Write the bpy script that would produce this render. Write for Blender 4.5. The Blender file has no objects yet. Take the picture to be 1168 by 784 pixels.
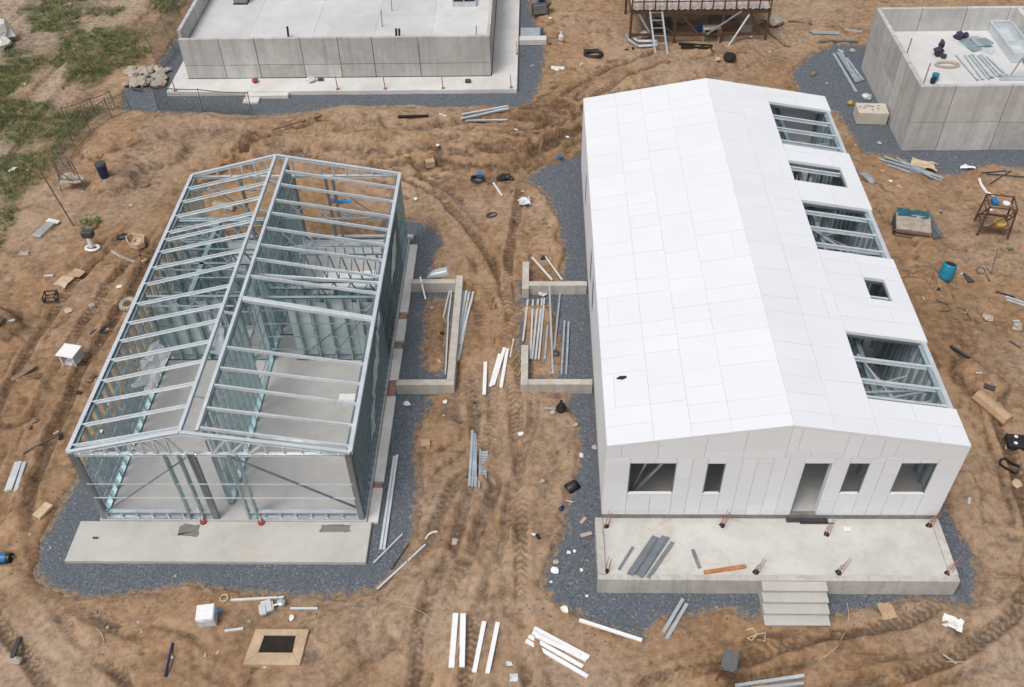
import bpy, math, random
import numpy as np
from mathutils import Vector, Matrix
random.seed(11)
R = math.radians
scn = bpy.context.scene
COL = scn.collection

# ------------------------------------------------------------------ camera model (photo is 1168 x 784)
PW, PH = 1168, 784
F, PITCH, ROLL, YAW, CZ = 1090.382, R(44.338), R(-1.646), R(-2.214), 21.824

def ray(px, py):
    u, v = px - PW / 2, py - PH / 2
    a = u * math.cos(ROLL) + v * math.sin(ROLL)
    b = -u * math.sin(ROLL) + v * math.cos(ROLL)
    x, y, z = a, F * math.cos(PITCH) - b * math.sin(PITCH), -F * math.sin(PITCH) - b * math.cos(PITCH)
    c, s = math.cos(-YAW), math.sin(-YAW)
    return c * x - s * y, s * x + c * y, z

def P(px, py, z=0.0):
    x, y, w = ray(px, py)
    s = (z - CZ) / w
    return x * s, y * s

def PX(px, py, X):
    x, y, w = ray(px, py)
    s = X / x
    return y * s, CZ + w * s

# ------------------------------------------------------------------ noise
def _h(ix, iy, seed):
    n = (ix.astype(np.int64) * 374761393 + iy.astype(np.int64) * 668265263 + seed * 1442695041) & 0xffffffff
    n = ((n ^ (n >> 13)) * 1274126177) & 0xffffffff
    n = n ^ (n >> 16)
    return (n & 0xffff) / 32767.5 - 1.0

def vnoise(x, y, seed=0):
    ix, iy = np.floor(x), np.floor(y)
    fx, fy = x - ix, y - iy
    fx = fx * fx * fx * (fx * (fx * 6 - 15) + 10); fy = fy * fy * fy * (fy * (fy * 6 - 15) + 10)
    a, b = _h(ix, iy, seed), _h(ix + 1, iy, seed)
    c, d = _h(ix, iy + 1, seed), _h(ix + 1, iy + 1, seed)
    return (a * (1 - fx) + b * fx) * (1 - fy) + (c * (1 - fx) + d * fx) * fy

def fbm(x, y, o=4, seed=0):
    r, a, t = 0, 1.0, 0
    for k in range(o):
        r = r + a * vnoise(x * 2.03 ** k + 17.3 * k, y * 2.03 ** k - 9.1 * k, seed + k); t += a; a *= .5
    return r / t

def sstep(a, b, x):
    t = np.clip((x - a) / (b - a), 0, 1)
    return t * t * (3 - 2 * t)

def seg_dist(x, y, pts):
    """distance to a polyline, signed side, arc length"""
    best = np.full(x.shape, 1e9); side = np.zeros(x.shape); arc = np.zeros(x.shape); L = 0
    for (ax, ay), (bx, by) in zip(pts[:-1], pts[1:]):
        dx, dy = bx - ax, by - ay; l2 = dx * dx + dy * dy; l = math.sqrt(l2)
        t = np.clip(((x - ax) * dx + (y - ay) * dy) / l2, 0, 1)
        d = np.hypot(x - ax - t * dx, y - ay - t * dy)
        m = d < best
        best = np.where(m, d, best)
        side = np.where(m, np.sign((x - ax) * dy - (y - ay) * dx), side)
        arc = np.where(m, L + t * l, arc); L += l
    return best, side, arc

def poly_sd(x, y, poly):
    d, _, _ = seg_dist(x, y, poly + [poly[0]])
    ins = np.zeros(x.shape, bool)
    for (ax, ay), (bx, by) in zip(poly, poly[1:] + [poly[0]]):
        if ay == by: continue
        c = ((ay > y) != (by > y)) & (x < (bx - ax) * (y - ay) / (by - ay) + ax)
        ins ^= c
    return np.where(ins, -d, d)

def smooth(pts, n=6):
    out = []
    for i in range(len(pts) - 1):
        p0 = pts[max(i - 1, 0)]; p1 = pts[i]; p2 = pts[i + 1]; p3 = pts[min(i + 2, len(pts) - 1)]
        for k in range(n):
            t = k / n
            out.append(tuple(.5 * (2 * p1[j] + (p2[j] - p0[j]) * t + (2 * p0[j] - 5 * p1[j] + 4 * p2[j] - p3[j]) * t * t + (3 * p1[j] - p0[j] - 3 * p2[j] + p3[j]) * t ** 3) for j in (0, 1)))
    out.append(pts[-1])
    return out

def PP(l): return [P(a, b) for a, b in l]

# ------------------------------------------------------------------ where the gravel lies
GA = PP([(84, 552), (64, 590), (46, 625), (42, 655), (62, 673), (100, 682), (150, 677), (215, 667), (280, 676), (340, 680), (400, 679), (432, 670), (452, 650), (470, 615), (478, 560), (474, 500), (482, 478), (505, 455), (520, 440), (522, 330), (490, 312), (497, 290), (507, 280), (497, 262), (478, 252), (455, 248)]) + [(-8, 25.6), (-12.2, 25.6), (-12.7, 22)]
GB = PP([(600, 205), (620, 190), (660, 176), (700, 150)]) + [(6, 31), (6, 16)] + [(10.6, 16.2)] + PP([(1077, 575), (1092, 600), (1116, 640), (1112, 690), (1040, 680), (1010, 690), (940, 703), (875, 693), (858, 702), (830, 690), (790, 700), (748, 708), (735, 730), (690, 720), (665, 700), (630, 686), (620, 660), (632, 628), (648, 600), (640, 590), (652, 560), (660, 520), (660, 480), (645, 468), (655, 444), (590, 440), (590, 322), (640, 322), (645, 296), (640, 268), (631, 236), (617, 216)])
GC = PP([(224, 0), (205, 40), (178, 75), (140, 106), (138, 126), (290, 133), (330, 131), (390, 122), (480, 123), (590, 123), (607, 117), (617, 90), (623, 60), (608, 20), (604, 0)]) + [(-1, 54), (-17.5, 54)]
GD = PP([(925, 62), (903, 85), (915, 112), (955, 128), (975, 160), (985, 175), (1020, 178), (1060, 198), (1090, 201), (1130, 187), (1168, 192)]) + [(24, 33), (24, 42), (14, 42.5)]
HOLES = [PP([(490, 342), (510, 340), (511, 418), (500, 426), (486, 420), (482, 400), (487, 375), (484, 360)]),
         PP([(596, 350), (622, 346), (632, 356), (640, 385), (641, 420), (636, 431), (597, 431)]),
         PP([(512, 440), (490, 455), (500, 470), (520, 480), (540, 440)])]

MOUNDS = [  # centre line, half width, height
    (PP([(290, 172), (400, 158), (470, 172), (560, 166), (610, 176), (660, 160)]), 1.0, .38),
    (PP([(120, 172), (170, 152), (250, 140), (330, 140), (420, 132), (520, 132), (600, 140)]), .8, .26),
    (PP([(130, 215), (150, 190), (190, 178)]), .8, .35),
    (PP([(460, 205), (480, 225), (520, 260), (500, 250)]), .6, .18),
    (PP([(430, 185), (500, 180), (580, 188), (640, 170)]), .5, .22),
    (PP([(645, 300), (640, 260), (622, 232), (606, 214)]), .5, .22),
    (PP([(380, 712), (450, 686), (510, 650)]), .7, .13),
    (PP([(640, 470), (620, 520), (600, 560), (610, 640)]), .5, .12),
    (PP([(600, 350), (575, 348), (590, 332)]), .5, .25),
    (PP([(1100, 425), (1120, 445)]), .5, .3),
    (PP([(1090, 560), (1110, 620)]), .4, .2),
    (PP([(880, 742), (960, 748), (1060, 722), (1130, 690), (1168, 672)]), .35, .16),
    (PP([(940, 770), (1040, 770), (1168, 730)]), .35, .13),
    (PP([(10, 380), (0, 375)]), .6, .4),
    (PP([(40, 650), (25, 600), (35, 560)]), .4, .12),
    (PP([(70, 690), (110, 730), (200, 740)]), .35, .1),
    (PP([(480, 500), (500, 480), (520, 500)]), .5, .1),
    (PP([(620, 120), (700, 100), (760, 92), (850, 70)]), .7, .18),
    (PP([(960, 210), (1050, 260), (1060, 330)]), .5, .1),
]
TRACKS = [  # centre line of a vehicle's path, half gauge, wheel half width, depth
    (smooth(PP([(575, 800), (568, 700), (572, 600), (566, 500), (560, 420), (556, 350), (535, 290), (480, 235), (400, 200), (300, 185)])), .62, .17, .075),
    (smooth(PP([(500, 800), (515, 700), (548, 620), (560, 560), (585, 470), (572, 380), (560, 300), (590, 180), (640, 130), (720, 80), (800, 60)])), .62, .16, .06),
    (smooth(PP([(760, 800), (900, 770), (1020, 745), (1110, 700), (1145, 640), (1130, 540), (1085, 420), (1040, 330)])), .65, .17, .075),
    (smooth(PP([(860, 800), (1000, 765), (1168, 705)])), .6, .15, .06),
    (smooth(PP([(240, 800), (120, 745), (40, 700), (12, 640), (14, 560), (60, 450), (130, 330), (200, 230), (300, 160), (450, 142), (640, 132)])), .65, .17, .07),
    (smooth(PP([(120, 800), (60, 740), (5, 660)])), .6, .16, .06),
    (smooth(PP([(330, 790), (420, 735), (500, 650), (540, 560)])), .6, .16, .06),
    (smooth(PP([(20, 470), (90, 350), (160, 270), (230, 200)])), .6, .15, .05),
    (smooth(PP([(650, 150), (600, 175), (520, 168), (420, 165), (300, 180)])), .6, .16, .08),
    (smooth(PP([(-20, 200), (60, 100), (150, 20), (200, -30)])), .7, .16, .05),
]

LAST = {}
def terrain(x, y):
    """height of the dirt, and its wet tone plus painted relief shade"""
    x = np.asarray(x, float); y = np.asarray(y, float)
    rough = .5 + .5 * fbm(x / 6, y / 6, 2, 40)
    h = .07 + .10 * fbm(x / 6, y / 6, 3, 1) + .07 * fbm(x / 1.7, y / 1.7, 3, 5) + (.008 + .06 * sstep(.5, .85, rough)) * fbm(x / .5, y / .5, 3, 9)
    damp_shade = .25 + .6 * fbm(x / 4, y / 4, 4, 21) + .35 * fbm(x / 1.1 + y / 3, y / 2.6, 4, 27)
    wx = x + .35 * fbm(x / 1.5, y / 1.5, 3, 31); wy = y + .35 * fbm(x / 1.5, y / 1.5, 3, 37)
    shp = x.shape
    def near_pts(pts, m):
        xs = [p[0] for p in pts]; ys = [p[1] for p in pts]
        return np.nonzero((x > min(xs) - m) & (x < max(xs) + m) & (y > min(ys) - m) & (y < max(ys) + m))[0]
    def local(pts, m, ux, uy):
        i = near_pts(pts, m)
        d = np.full(shp, 1e3); s_ = np.zeros(shp); arc = np.zeros(shp)
        if len(i): d[i], s_[i], arc[i] = seg_dist(ux[i], uy[i], pts)
        return d, s_, arc, i
    for pts, w, a in MOUNDS:
        i = near_pts(pts, 4 * w)
        if not len(i): continue
        xi, yi = x[i], y[i]
        d, s, arc = seg_dist(wx[i], wy[i], pts)
        g = np.exp(-(d / w) ** 2)
        nz = fbm(xi / .9, yi / .45, 5, 51); g2 = sstep(.28, .5, g + .35 * nz)
        h[i] = h[i] + a * (1.0 * g * (.8 + .6 * nz) + .65 * g2)
        damp_shade[i] = damp_shade[i] + .55 * sstep(.12, .4, g + .3 * nz) * (1 - g2) + .25 * g * sstep(-.1, .4, fbm(xi / .9, yi / .9, 3, 61)) - .2 * g2  # foot of each bank painted darker, its top lighter, as relief shade
        continue
        g = np.exp(-(d / w) ** 2)
        h = h + a * g * (.7 + .5 * fbm(x / .6, y / .6, 4, 51))
        damp_shade = damp_shade + .35 * g * sstep(-.2, .5, fbm(x / .9, y / .9, 3, 61))
    tr_a = np.zeros(shp); tr_q = np.zeros(shp); tr_m = np.zeros(shp)
    for k, (pts, gau, w, dep) in enumerate(TRACKS):
        i = near_pts(pts, gau + 5 * w)
        if not len(i): continue
        xi, yi = x[i], y[i]
        d, s, arc = seg_dist(wx[i] * .35 + xi * .65, wy[i] * .35 + yi * .65, pts)
        fade = sstep(-.75, .05, fbm(xi / 3.6, yi / 3.6, 2, 70 + k))
        one = sstep(-.6, .0, s * .35 + fbm(xi / 4, yi / 4, 2, 170 + k))
        fade = fade * one
        q = np.abs(d - gau)
        groove = sstep(w * 1.25, w * .55, q)
        berm = np.exp(-((q - w * 1.6) / (w * .5)) ** 2)
        tread = (np.sin(arc * 2 * math.pi / .17 + 4 * q / w) > .2) * groove * sstep(-.1, .3, fbm(xi / 1.7, yi / 1.7, 2, 270 + k))
        mk = fade * sstep(w * 1.35, w * .9, q) * sstep(-.35, .1, fbm(xi / 1.9, yi / 1.9, 2, 270 + k))
        b_ = mk > tr_m[i]; jj = i[b_]
        tr_m[jj] = mk[b_]; tr_a[jj] = arc[b_]; tr_q[jj] = (d - gau)[b_]
        h[i] = h[i] + fade * (-2.0 * dep * groove + 1.5 * dep * berm * (.7 + .9 * fbm(xi / .4, yi / .4, 2, 90)) - tread * .022)
        damp_shade[i] = damp_shade[i] + fade * (.42 * groove + .22 * tread - .32 * berm)  # ruts darker and berms lighter: relief shade put into the colour
    # drag marks running along the paths
    bw = np.full(shp, 1e3); bd = np.zeros(shp); ba = np.zeros(shp)
    for k, (pts, gau, w, dep) in enumerate(TRACKS):
        i = near_pts(pts, 3.2)
        if not len(i): continue
        d, s, arc = seg_dist(wx[i] * .5 + x[i] * .5, wy[i] * .5 + y[i] * .5, pts)
        m = d < bw[i]; j = i[m]
        bw[j] = d[m]; bd[j] = d[m] * s[m] + 31 * k; ba[j] = arc[m]
    wt = np.exp(-(bw / 2.0) ** 4)
    st = fbm(bd / .42, ba / 3.2, 4, 701); st2 = fbm(bd / .13, ba / 1.1, 3, 711)
    h = h + wt * (.075 * st + .012 * st2)
    damp_shade = damp_shade - wt * (.75 * st + .25 * st2) - .10 * wt
    # churned clods
    rid = 1 - np.abs(fbm(wx / .7, wy / .7, 4, 611)) * 2.6
    churn = sstep(.0, .42, fbm(x / 3.4, y / 3.4, 3, 617))
    h = h + churn * .085 * np.clip(rid, -.8, 1)
    damp_shade = damp_shade + churn * .28 * np.clip(-rid, -.5, 1)
    sd = np.minimum(np.minimum(poly_sd(x, y, GA), poly_sd(x, y, GB)), np.minimum(poly_sd(x, y, GC), poly_sd(x, y, GD)))
    for hp in HOLES: sd = np.maximum(sd, -poly_sd(x, y, hp))
    sdn = sd - .12 + .20 * fbm(x / .9, y / .9, 3, 101) + .10 * fbm(x / .22, y / .22, 3, 107)
    near = sstep(1.0, .0, sdn)
    h = h * (1 - .75 * near) + near * .05
    inside = sstep(.04, -.22, sdn)
    h = h * (1 - inside) - .22 * inside
    far = sstep(30, 60, np.abs(x)) + sstep(60, 90, y) + sstep(4, -6, y)
    h = h * np.clip(1 - far, 0, 1)
    LAST['track'] = (tr_a, tr_q, tr_m)
    return h, damp_shade, sd

def ground_z(x, y):
    h, _, sd = terrain(np.array([x]), np.array([y]))
    return max(float(h[0]), .012 if sd[0] < .3 else -9)

def G(px, py):
    z = 0.05
    for _ in range(3):
        x, y = P(px, py, z); z = ground_z(x, y)
    return Vector((x, y, z))

# ------------------------------------------------------------------ material helpers
def nmat(name):
    m = bpy.data.materials.new(name); m.use_nodes = True
    nt = m.node_tree; b = nt.nodes['Principled BSDF']
    return m, nt, b

def N(nt, t, **kw):
    n = nt.nodes.new(t)
    for k, v in kw.items():
        if k in n.inputs.keys() if hasattr(n.inputs, 'keys') else False: n.inputs[k].default_value = v
        else: setattr(n, k, v)
    return n

def ramp(nt, fac, stops):
    r = nt.nodes.new('ShaderNodeValToRGB')
    e = r.color_ramp.elements
    while len(e) < len(stops): e.new(.5)
    for el, (p, c) in zip(e, stops):
        el.position = p; el.color = (*c, 1) if len(c) == 3 else c
    nt.links.new(fac, r.inputs[0])
    return r.outputs[0]

def mix(nt, f, a, b, mode='MIX'):
    m = nt.nodes.new('ShaderNodeMix'); m.data_type = 'RGBA'; m.blend_type = mode
    for s, v in ((0, f), (6, a), (7, b)):
        if hasattr(v, 'is_output'): nt.links.new(v, m.inputs[s])
        else: m.inputs[s].default_value = v if s == 0 else (*v, 1)
    return m.outputs[2]

def math_n(nt, op, a, b=None, c=False):
    m = nt.nodes.new('ShaderNodeMath'); m.operation = op; m.use_clamp = c
    for i, v in enumerate((a, b)):
        if v is None: continue
        if hasattr(v, 'is_output'): nt.links.new(v, m.inputs[i])
        else: m.inputs[i].default_value = v
    return m.outputs[0]

def noise_n(nt, scale, detail=4, rough=.55, coord='Object', dist=0, stretch=None):
    tc = nt.nodes.get('TC') or nt.nodes.new('ShaderNodeTexCoord'); tc.name = 'TC'
    n = nt.nodes.new('ShaderNodeTexNoise'); n.inputs['Scale'].default_value = scale
    n.inputs['Detail'].default_value = detail; n.inputs['Roughness'].default_value = rough; n.inputs['Distortion'].default_value = dist
    src = tc.outputs[coord]
    if stretch:
        mp = nt.nodes.new('ShaderNodeMapping'); mp.inputs['Scale'].default_value = stretch
        nt.links.new(src, mp.inputs[0]); src = mp.outputs[0]
    nt.links.new(src, n.inputs['Vector'])
    return n.outputs['Fac']

def bump(nt, b, h, strength, dist):
    n = nt.nodes.new('ShaderNodeBump'); n.inputs['Strength'].default_value = strength; n.inputs['Distance'].default_value = dist
    nt.links.new(h, n.inputs['Height']); nt.links.new(n.outputs[0], b.inputs['Normal'])

def concrete(name, light, dark, stain=.5, grain=.15, scale=1.0, island=.0, streak=False):
    m, nt, b = nmat(name)
    n1 = noise_n(nt, .55 * scale, 6, .6, dist=.4); n2 = noise_n(nt, 2.6 * scale, 5, .65); n3 = noise_n(nt, 40, 3, .7)
    c = ramp(nt, n1, [(.3, dark), (.62, light)])
    c = mix(nt, math_n(nt, 'MULTIPLY', ramp(nt, n2, [(.45, (0, 0, 0)), (.75, (1, 1, 1))]), stain), c, tuple(v * .72 for v in dark))
    if streak:
        s = noise_n(nt, 1.0, 4, .6, stretch=(3.5, 3.5, .25))
        c = mix(nt, math_n(nt, 'MULTIPLY', ramp(nt, s, [(.48, (0, 0, 0)), (.7, (1, 1, 1))]), .5), c, tuple(v * .62 for v in dark))
    if island:
        g = nt.nodes.new('ShaderNodeNewGeometry')
        v = ramp(nt, g.outputs['Random Per Island'], [(0, (1 - island,) * 3), (1, (1 + island * .6,) * 3)])
        c = mix(nt, 1.0, c, v, 'MULTIPLY')
    c = mix(nt, grain, c, ramp(nt, n3, [(.3, tuple(v * .6 for v in dark)), (.7, tuple(min(1, v * 1.15) for v in light))]))
    nt.links.new(c, b.inputs['Base Color']); b.inputs['Roughness'].default_value = .9
    bump(nt, b, n3, .25, .01)
    return m

def plain(name, col, rough=.6, metal=0, var=.25, scale=6):
    m, nt, b = nmat(name)
    n1 = noise_n(nt, scale, 5, .6)
    c = ramp(nt, n1, [(.3, tuple(v * (1 - var) for v in col)), (.7, tuple(min(1, v * (1 + var * .5)) for v in col))])
    nt.links.new(c, b.inputs['Base Color']); b.inputs['Roughness'].default_value = rough; b.inputs['Metallic'].default_value = metal
    bump(nt, b, noise_n(nt, scale * 5, 3, .6), .2, .01)
    return m

M = {}
M['slab'] = concrete('slab_concrete', (.52, .51, .475), (.42, .41, .375), .25, .12)
M['apron'] = concrete('apron_concrete', (.66, .655, .63), (.52, .51, .485), .25, .1)
M['floor'] = concrete('floor_concrete', (.60, .605, .60), (.50, .505, .50), .2, .1, 1, .07)
M['porch'] = concrete('porch_concrete', (.58, .575, .54), (.45, .44, .405), .45, .12)
def stain(mat, col, scale, lo, hi, amt):
    nt = mat.node_tree; b = nt.nodes['Principled BSDF']; src = b.inputs['Base Color'].links[0].from_socket
    n = noise_n(nt, scale, 7, .7, dist=1.0)
    nt.links.new(mix(nt, math_n(nt, 'MULTIPLY', ramp(nt, n, [(lo, (0,) * 3), (hi, (1,) * 3)]), amt), src, col), b.inputs['Base Color'])
M['curb'] = concrete('curb_concrete', (.58, .55, .5), (.44, .41, .36), .4, .15, 2)
M['lowwall'] = concrete('low_wall_concrete', (.56, .525, .465), (.42, .385, .335), .5, .2, 2, streak=True)
M['panelwall'] = concrete('panel_concrete', (.55, .545, .525), (.41, .405, .39), .5, .18, 1, .2, True)
M['darkconc'] = concrete('stained_concrete', (.30, .285, .26), (.19, .18, .165), .6, .2, 2, streak=True)
M['housefloor'] = concrete('house_floor_concrete', (.49, .485, .47), (.40, .395, .38), .35, .12)
stain(M['porch'], (.42, .27, .13), .9, .6, .72, .55); stain(M['porch'], (.25, .22, .18), 2.2, .62, .75, .5); stain(M['porch'], (.72, .70, .66), 1.6, .6, .8, .5)
stain(M['slab'], (.40, .33, .25), .7, .55, .75, .5); stain(M['slab'], (.27, .26, .24), 1.5, .6, .72, .4)
stain(M['housefloor'], (.36, .35, .33), .8, .5, .7, .5); stain(M['floor'], (.42, .40, .37), .5, .55, .7, .4); stain(M['apron'], (.46, .39, .31), .8, .58, .75, .4)
stain(M['panelwall'], (.62, .60, .56), 1.2, .58, .75, .5); stain(M['panelwall'], (.27, .26, .245), .7, .58, .75, .4)
M['stain'] = concrete('damp_concrete', (.23, .222, .21), (.155, .15, .143), .4, .15, 3)
M['white'] = plain('white_paint', (.8, .8, .8), .5, 0, .08)
M['offwhite'] = plain('off_white', (.68, .66, .62), .7, 0, .15)
M['paper'] = plain('paper', (.75, .74, .70), .8, 0, .15)
M['black'] = plain('black_plastic', (.018, .018, .02), .45, 0, .3)
M['char'] = plain('charcoal', (.06, .06, .065), .5, 0, .3)
M['rust'] = plain('rusty_steel', (.13, .07, .045), .8, .2, .5, 9)
M['rebar'] = plain('red_rebar', (.40, .19, .15), .8, 0, .35, 20)
M['timber'] = plain('timber', (.42, .27, .15), .8, 0, .35, 5)
M['orange_timber'] = plain('orange_timber', (.48, .2, .07), .75, 0, .4, 5)
M['oldwood'] = plain('old_wood', (.24, .17, .115), .9, 0, .4, 5)
M['palewood'] = plain('pale_wood', (.55, .42, .29), .85, 0, .25, 5)
M['card'] = plain('cardboard', (.47, .32, .2), .9, 0, .2, 4)
M['blue'] = plain('blue_plastic', (.02, .17, .42), .45, 0, .2)
M['navy'] = plain('navy_plastic', (.012, .022, .09), .45, 0, .2)
M['teal'] = plain('teal_plastic', (.015, .22, .33), .4, 0, .2)
M['darkteal'] = plain('dark_teal_sheet', (.02, .11, .14), .6, 0, .4)
M['green'] = plain('green_leaf', (.11, .2, .045), .7, 0, .5, 12)
M['yellow'] = plain('ochre', (.5, .32, .08), .7, 0, .3)
M['purple'] = plain('purple_cloth', (.05, .04, .07), .9, 0, .3)
M['stone'] = plain('stone', (.4, .35, .29), .95, 0, .35, 4)
M['palestone'] = plain('pale_stone', (.47, .41, .34), .95, 0, .25, 4)
M['red'] = plain('red_plastic', (.30, .06, .045), .5, 0, .2)
M['clear'] = plain('milky_plastic', (.6, .65, .7), .35, 0, .25)
M['hole'] = plain('near_black', (.025, .018, .012), 1, 0, .4)  # near-black stands in for shade inside openings; also colours a few dark props
M['foil'] = plain('foil', (.55, .68, .74), .3, .3, .3, 3)
M['sheathing'] = plain('pale_sheathing', (.60, .69, .69), .45, .1, .2, 2)
M['wire'] = plain('wire', (.16, .16, .15), .6, .5, .2)
M['rope'] = plain('rope', (.45, .38, .29), .9, 0, .2)
M['joist'] = plain('membrane', (.34, .2, .15), .9, 0, .3)

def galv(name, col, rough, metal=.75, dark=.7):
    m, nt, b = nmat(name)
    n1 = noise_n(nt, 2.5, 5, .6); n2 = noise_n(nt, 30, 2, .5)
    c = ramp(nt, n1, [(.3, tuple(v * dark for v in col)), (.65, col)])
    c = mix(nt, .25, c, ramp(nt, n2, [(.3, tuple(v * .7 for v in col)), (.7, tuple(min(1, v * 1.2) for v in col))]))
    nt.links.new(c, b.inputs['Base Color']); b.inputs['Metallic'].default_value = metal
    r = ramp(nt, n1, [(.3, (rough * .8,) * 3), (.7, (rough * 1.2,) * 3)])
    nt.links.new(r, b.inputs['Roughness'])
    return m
M['galv'] = galv('galvanised_steel', (.70, .77, .81), .38, .7)
M['galv_teal'] = galv('galvanised_web', (.47, .61, .645), .32, .7, .65)  # teal sky reflection and dark shading put into the steel colour
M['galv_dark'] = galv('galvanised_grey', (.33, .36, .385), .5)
M['galv_pale'] = galv('galvanised_pale', (.68, .72, .74), .5, .4, .85)
M['galv_bright'] = galv('galvanised_bright', (.82, .88, .915), .34, .5, .85)  # lighter copy of the steel, with bright highlights put into its colour
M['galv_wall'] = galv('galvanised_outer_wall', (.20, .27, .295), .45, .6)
M['sheet'] = galv('grey_sheet', (.30, .34, .37), .4, .6)

def eps(name, col, isl):
    m, nt, b = nmat(name)
    g = nt.nodes.new('ShaderNodeNewGeometry')
    v = ramp(nt, g.outputs['Random Per Island'], [(0, tuple(c * (1 - isl) for c in col)), (1, col)])
    n1 = noise_n(nt, .8, 5, .6)
    v = mix(nt, 1.0, v, ramp(nt, n1, [(.25, (.955, .955, .96)), (.7, (1, 1, 1))]), 'MULTIPLY')
    n2 = noise_n(nt, 3.0, 6, .7)
    v = mix(nt, math_n(nt, 'MULTIPLY', ramp(nt, n2, [(.62, (0, 0, 0)), (.85, (1, 1, 1))]), .35), v, tuple(c * .8 for c in col))
    if isl > .04:
        sx = nt.nodes.new('ShaderNodeSeparateXYZ'); nt.links.new(nt.nodes['TC'].outputs['Object'], sx.inputs[0])
        z = math_n(nt, 'SUBTRACT', 1.25, sx.outputs[2]); z = math_n(nt, 'ADD', math_n(nt, 'MULTIPLY', z, 1.1), math_n(nt, 'MULTIPLY', math_n(nt, 'SUBTRACT', n2, .5), 1.8))
        v = mix(nt, ramp(nt, z, [(.3, (0,) * 3), (.9, (.35,) * 3)]), v, (.42, .36, .3))
    nt.links.new(v, b.inputs['Base Color']); b.inputs['Roughness'].default_value = .75
    bump(nt, b, noise_n(nt, 60, 2, .5), .15, .004)
    return m
M['roofpanel'] = eps('white_roof_panel', (.74, .758, .785), .03)
M['wallpanel'] = eps('white_wall_panel', (.77, .80, .83), .05)

# dirt
def dirt_mat():
    m, nt, b = nmat('dirt')
    at = nt.nodes.new('ShaderNodeAttribute'); at.attribute_name = 'soil'
    sep = nt.nodes.new('ShaderNodeSeparateColor'); nt.links.new(at.outputs['Color'], sep.inputs[0])
    damp_shade, gr, dust = sep.outputs
    n1 = noise_n(nt, .16, 7, .62, dist=.8); n2 = noise_n(nt, 1.5, 8, .66, dist=.4); n3 = noise_n(nt, 5, 9, .72); n4 = noise_n(nt, 26, 4, .75)
    n5 = noise_n(nt, .42, 8, .62, dist=1.0); n6 = noise_n(nt, 2.3, 6, .6, dist=1.4)
    c = ramp(nt, n1, [(.34, (.225, .123, .058)), (.48, (.335, .197, .102)), (.64, (.435, .293, .178))])
    c = mix(nt, ramp(nt, n2, [(.46, (0, 0, 0)), (.64, (.6, .6, .6))]), c, (.165, .095, .05))
    c = mix(nt, ramp(nt, n5, [(.52, (0, 0, 0)), (.66, (.5, .5, .5))]), c, (.16, .09, .045))
    c = mix(nt, ramp(nt, n5, [(.30, (.75, .75, .75)), (.45, (0, 0, 0))]), c, (.44, .305, .19))
    cr = math_n(nt, 'ABSOLUTE', math_n(nt, 'SUBTRACT', n6, .5))
    c = mix(nt, math_n(nt, 'MULTIPLY', ramp(nt, cr, [(.0, (.8,) * 3), (.018, (0,) * 3)]), ramp(nt, n2, [(.42, (0,) * 3), (.6, (1,) * 3)])), c, (.075, .043, .022))
    dd = math_n(nt, 'ADD', damp_shade, math_n(nt, 'MULTIPLY', math_n(nt, 'SUBTRACT', n2, .5), 1.1))
    c = mix(nt, ramp(nt, dd, [(.38, (0, 0, 0)), (.62, (.6, .6, .6)), (.95, (.95, .95, .95))]), c, (.082, .046, .023))  # wet soil and painted relief shade darken the base colour together
    # pale sandy dust and stones
    c = mix(nt, math_n(nt, 'MULTIPLY', dust, ramp(nt, n3, [(.3, (.25,) * 3), (.6, (.9,) * 3)]), True), c, (.42, .35, .28))
    c = mix(nt, .30, c, mix(nt, ramp(nt, n3, [(.40, (0,) * 3), (.60, (1,) * 3)]), (.085, .052, .031), (.44, .32, .22)))
    c = mix(nt, ramp(nt, n4, [(.66, (0,) * 3), (.74, (.7,) * 3)]), c, (.46, .38, .295))
    c = mix(nt, ramp(nt, n4, [(.27, (.7,) * 3), (.37, (0,) * 3)]), c, (.07, .042, .025))
    gm = math_n(nt, 'MULTIPLY', gr, ramp(nt, n2, [(.30, (.15,) * 3), (.62, (.95,) * 3)]))
    g = mix(nt, n3, (.045, .062, .018), (.12, .125, .045))
    c = mix(nt, gm, c, g)
    nt.links.new(c, b.inputs['Base Color']); b.inputs['Roughness'].default_value = .95
    b.inputs['Specular IOR Level'].default_value = .25
    ta = nt.nodes.new('ShaderNodeAttribute'); ta.attribute_name = 'track'
    ts = nt.nodes.new('ShaderNodeSeparateXYZ'); nt.links.new(ta.outputs['Vector'], ts.inputs[0])
    ph = math_n(nt, 'ADD', math_n(nt, 'MULTIPLY', ts.outputs[0], 2 * math.pi / .19), math_n(nt, 'MULTIPLY', math_n(nt, 'ABSOLUTE', ts.outputs[1]), 26.0))
    ph = math_n(nt, 'ADD', ph, math_n(nt, 'MULTIPLY', n3, 2.2))
    td = ramp(nt, math_n(nt, 'SINE', ph), [(.0, (0,) * 3), (.35, (1,) * 3)])
    td = math_n(nt, 'MULTIPLY', td, ts.outputs[2], True)
    c = mix(nt, math_n(nt, 'MULTIPLY', td, .55), c, (.12, .07, .038))
    nt.links.new(c, b.inputs['Base Color'])
    hh = math_n(nt, 'ADD', math_n(nt, 'MULTIPLY', n3, .7), math_n(nt, 'MULTIPLY', n4, .3))
    hh = math_n(nt, 'SUBTRACT', hh, math_n(nt, 'MULTIPLY', td, .6))
    bump(nt, b, hh, .6, .04)
    return m
M['dirt'] = dirt_mat()

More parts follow.
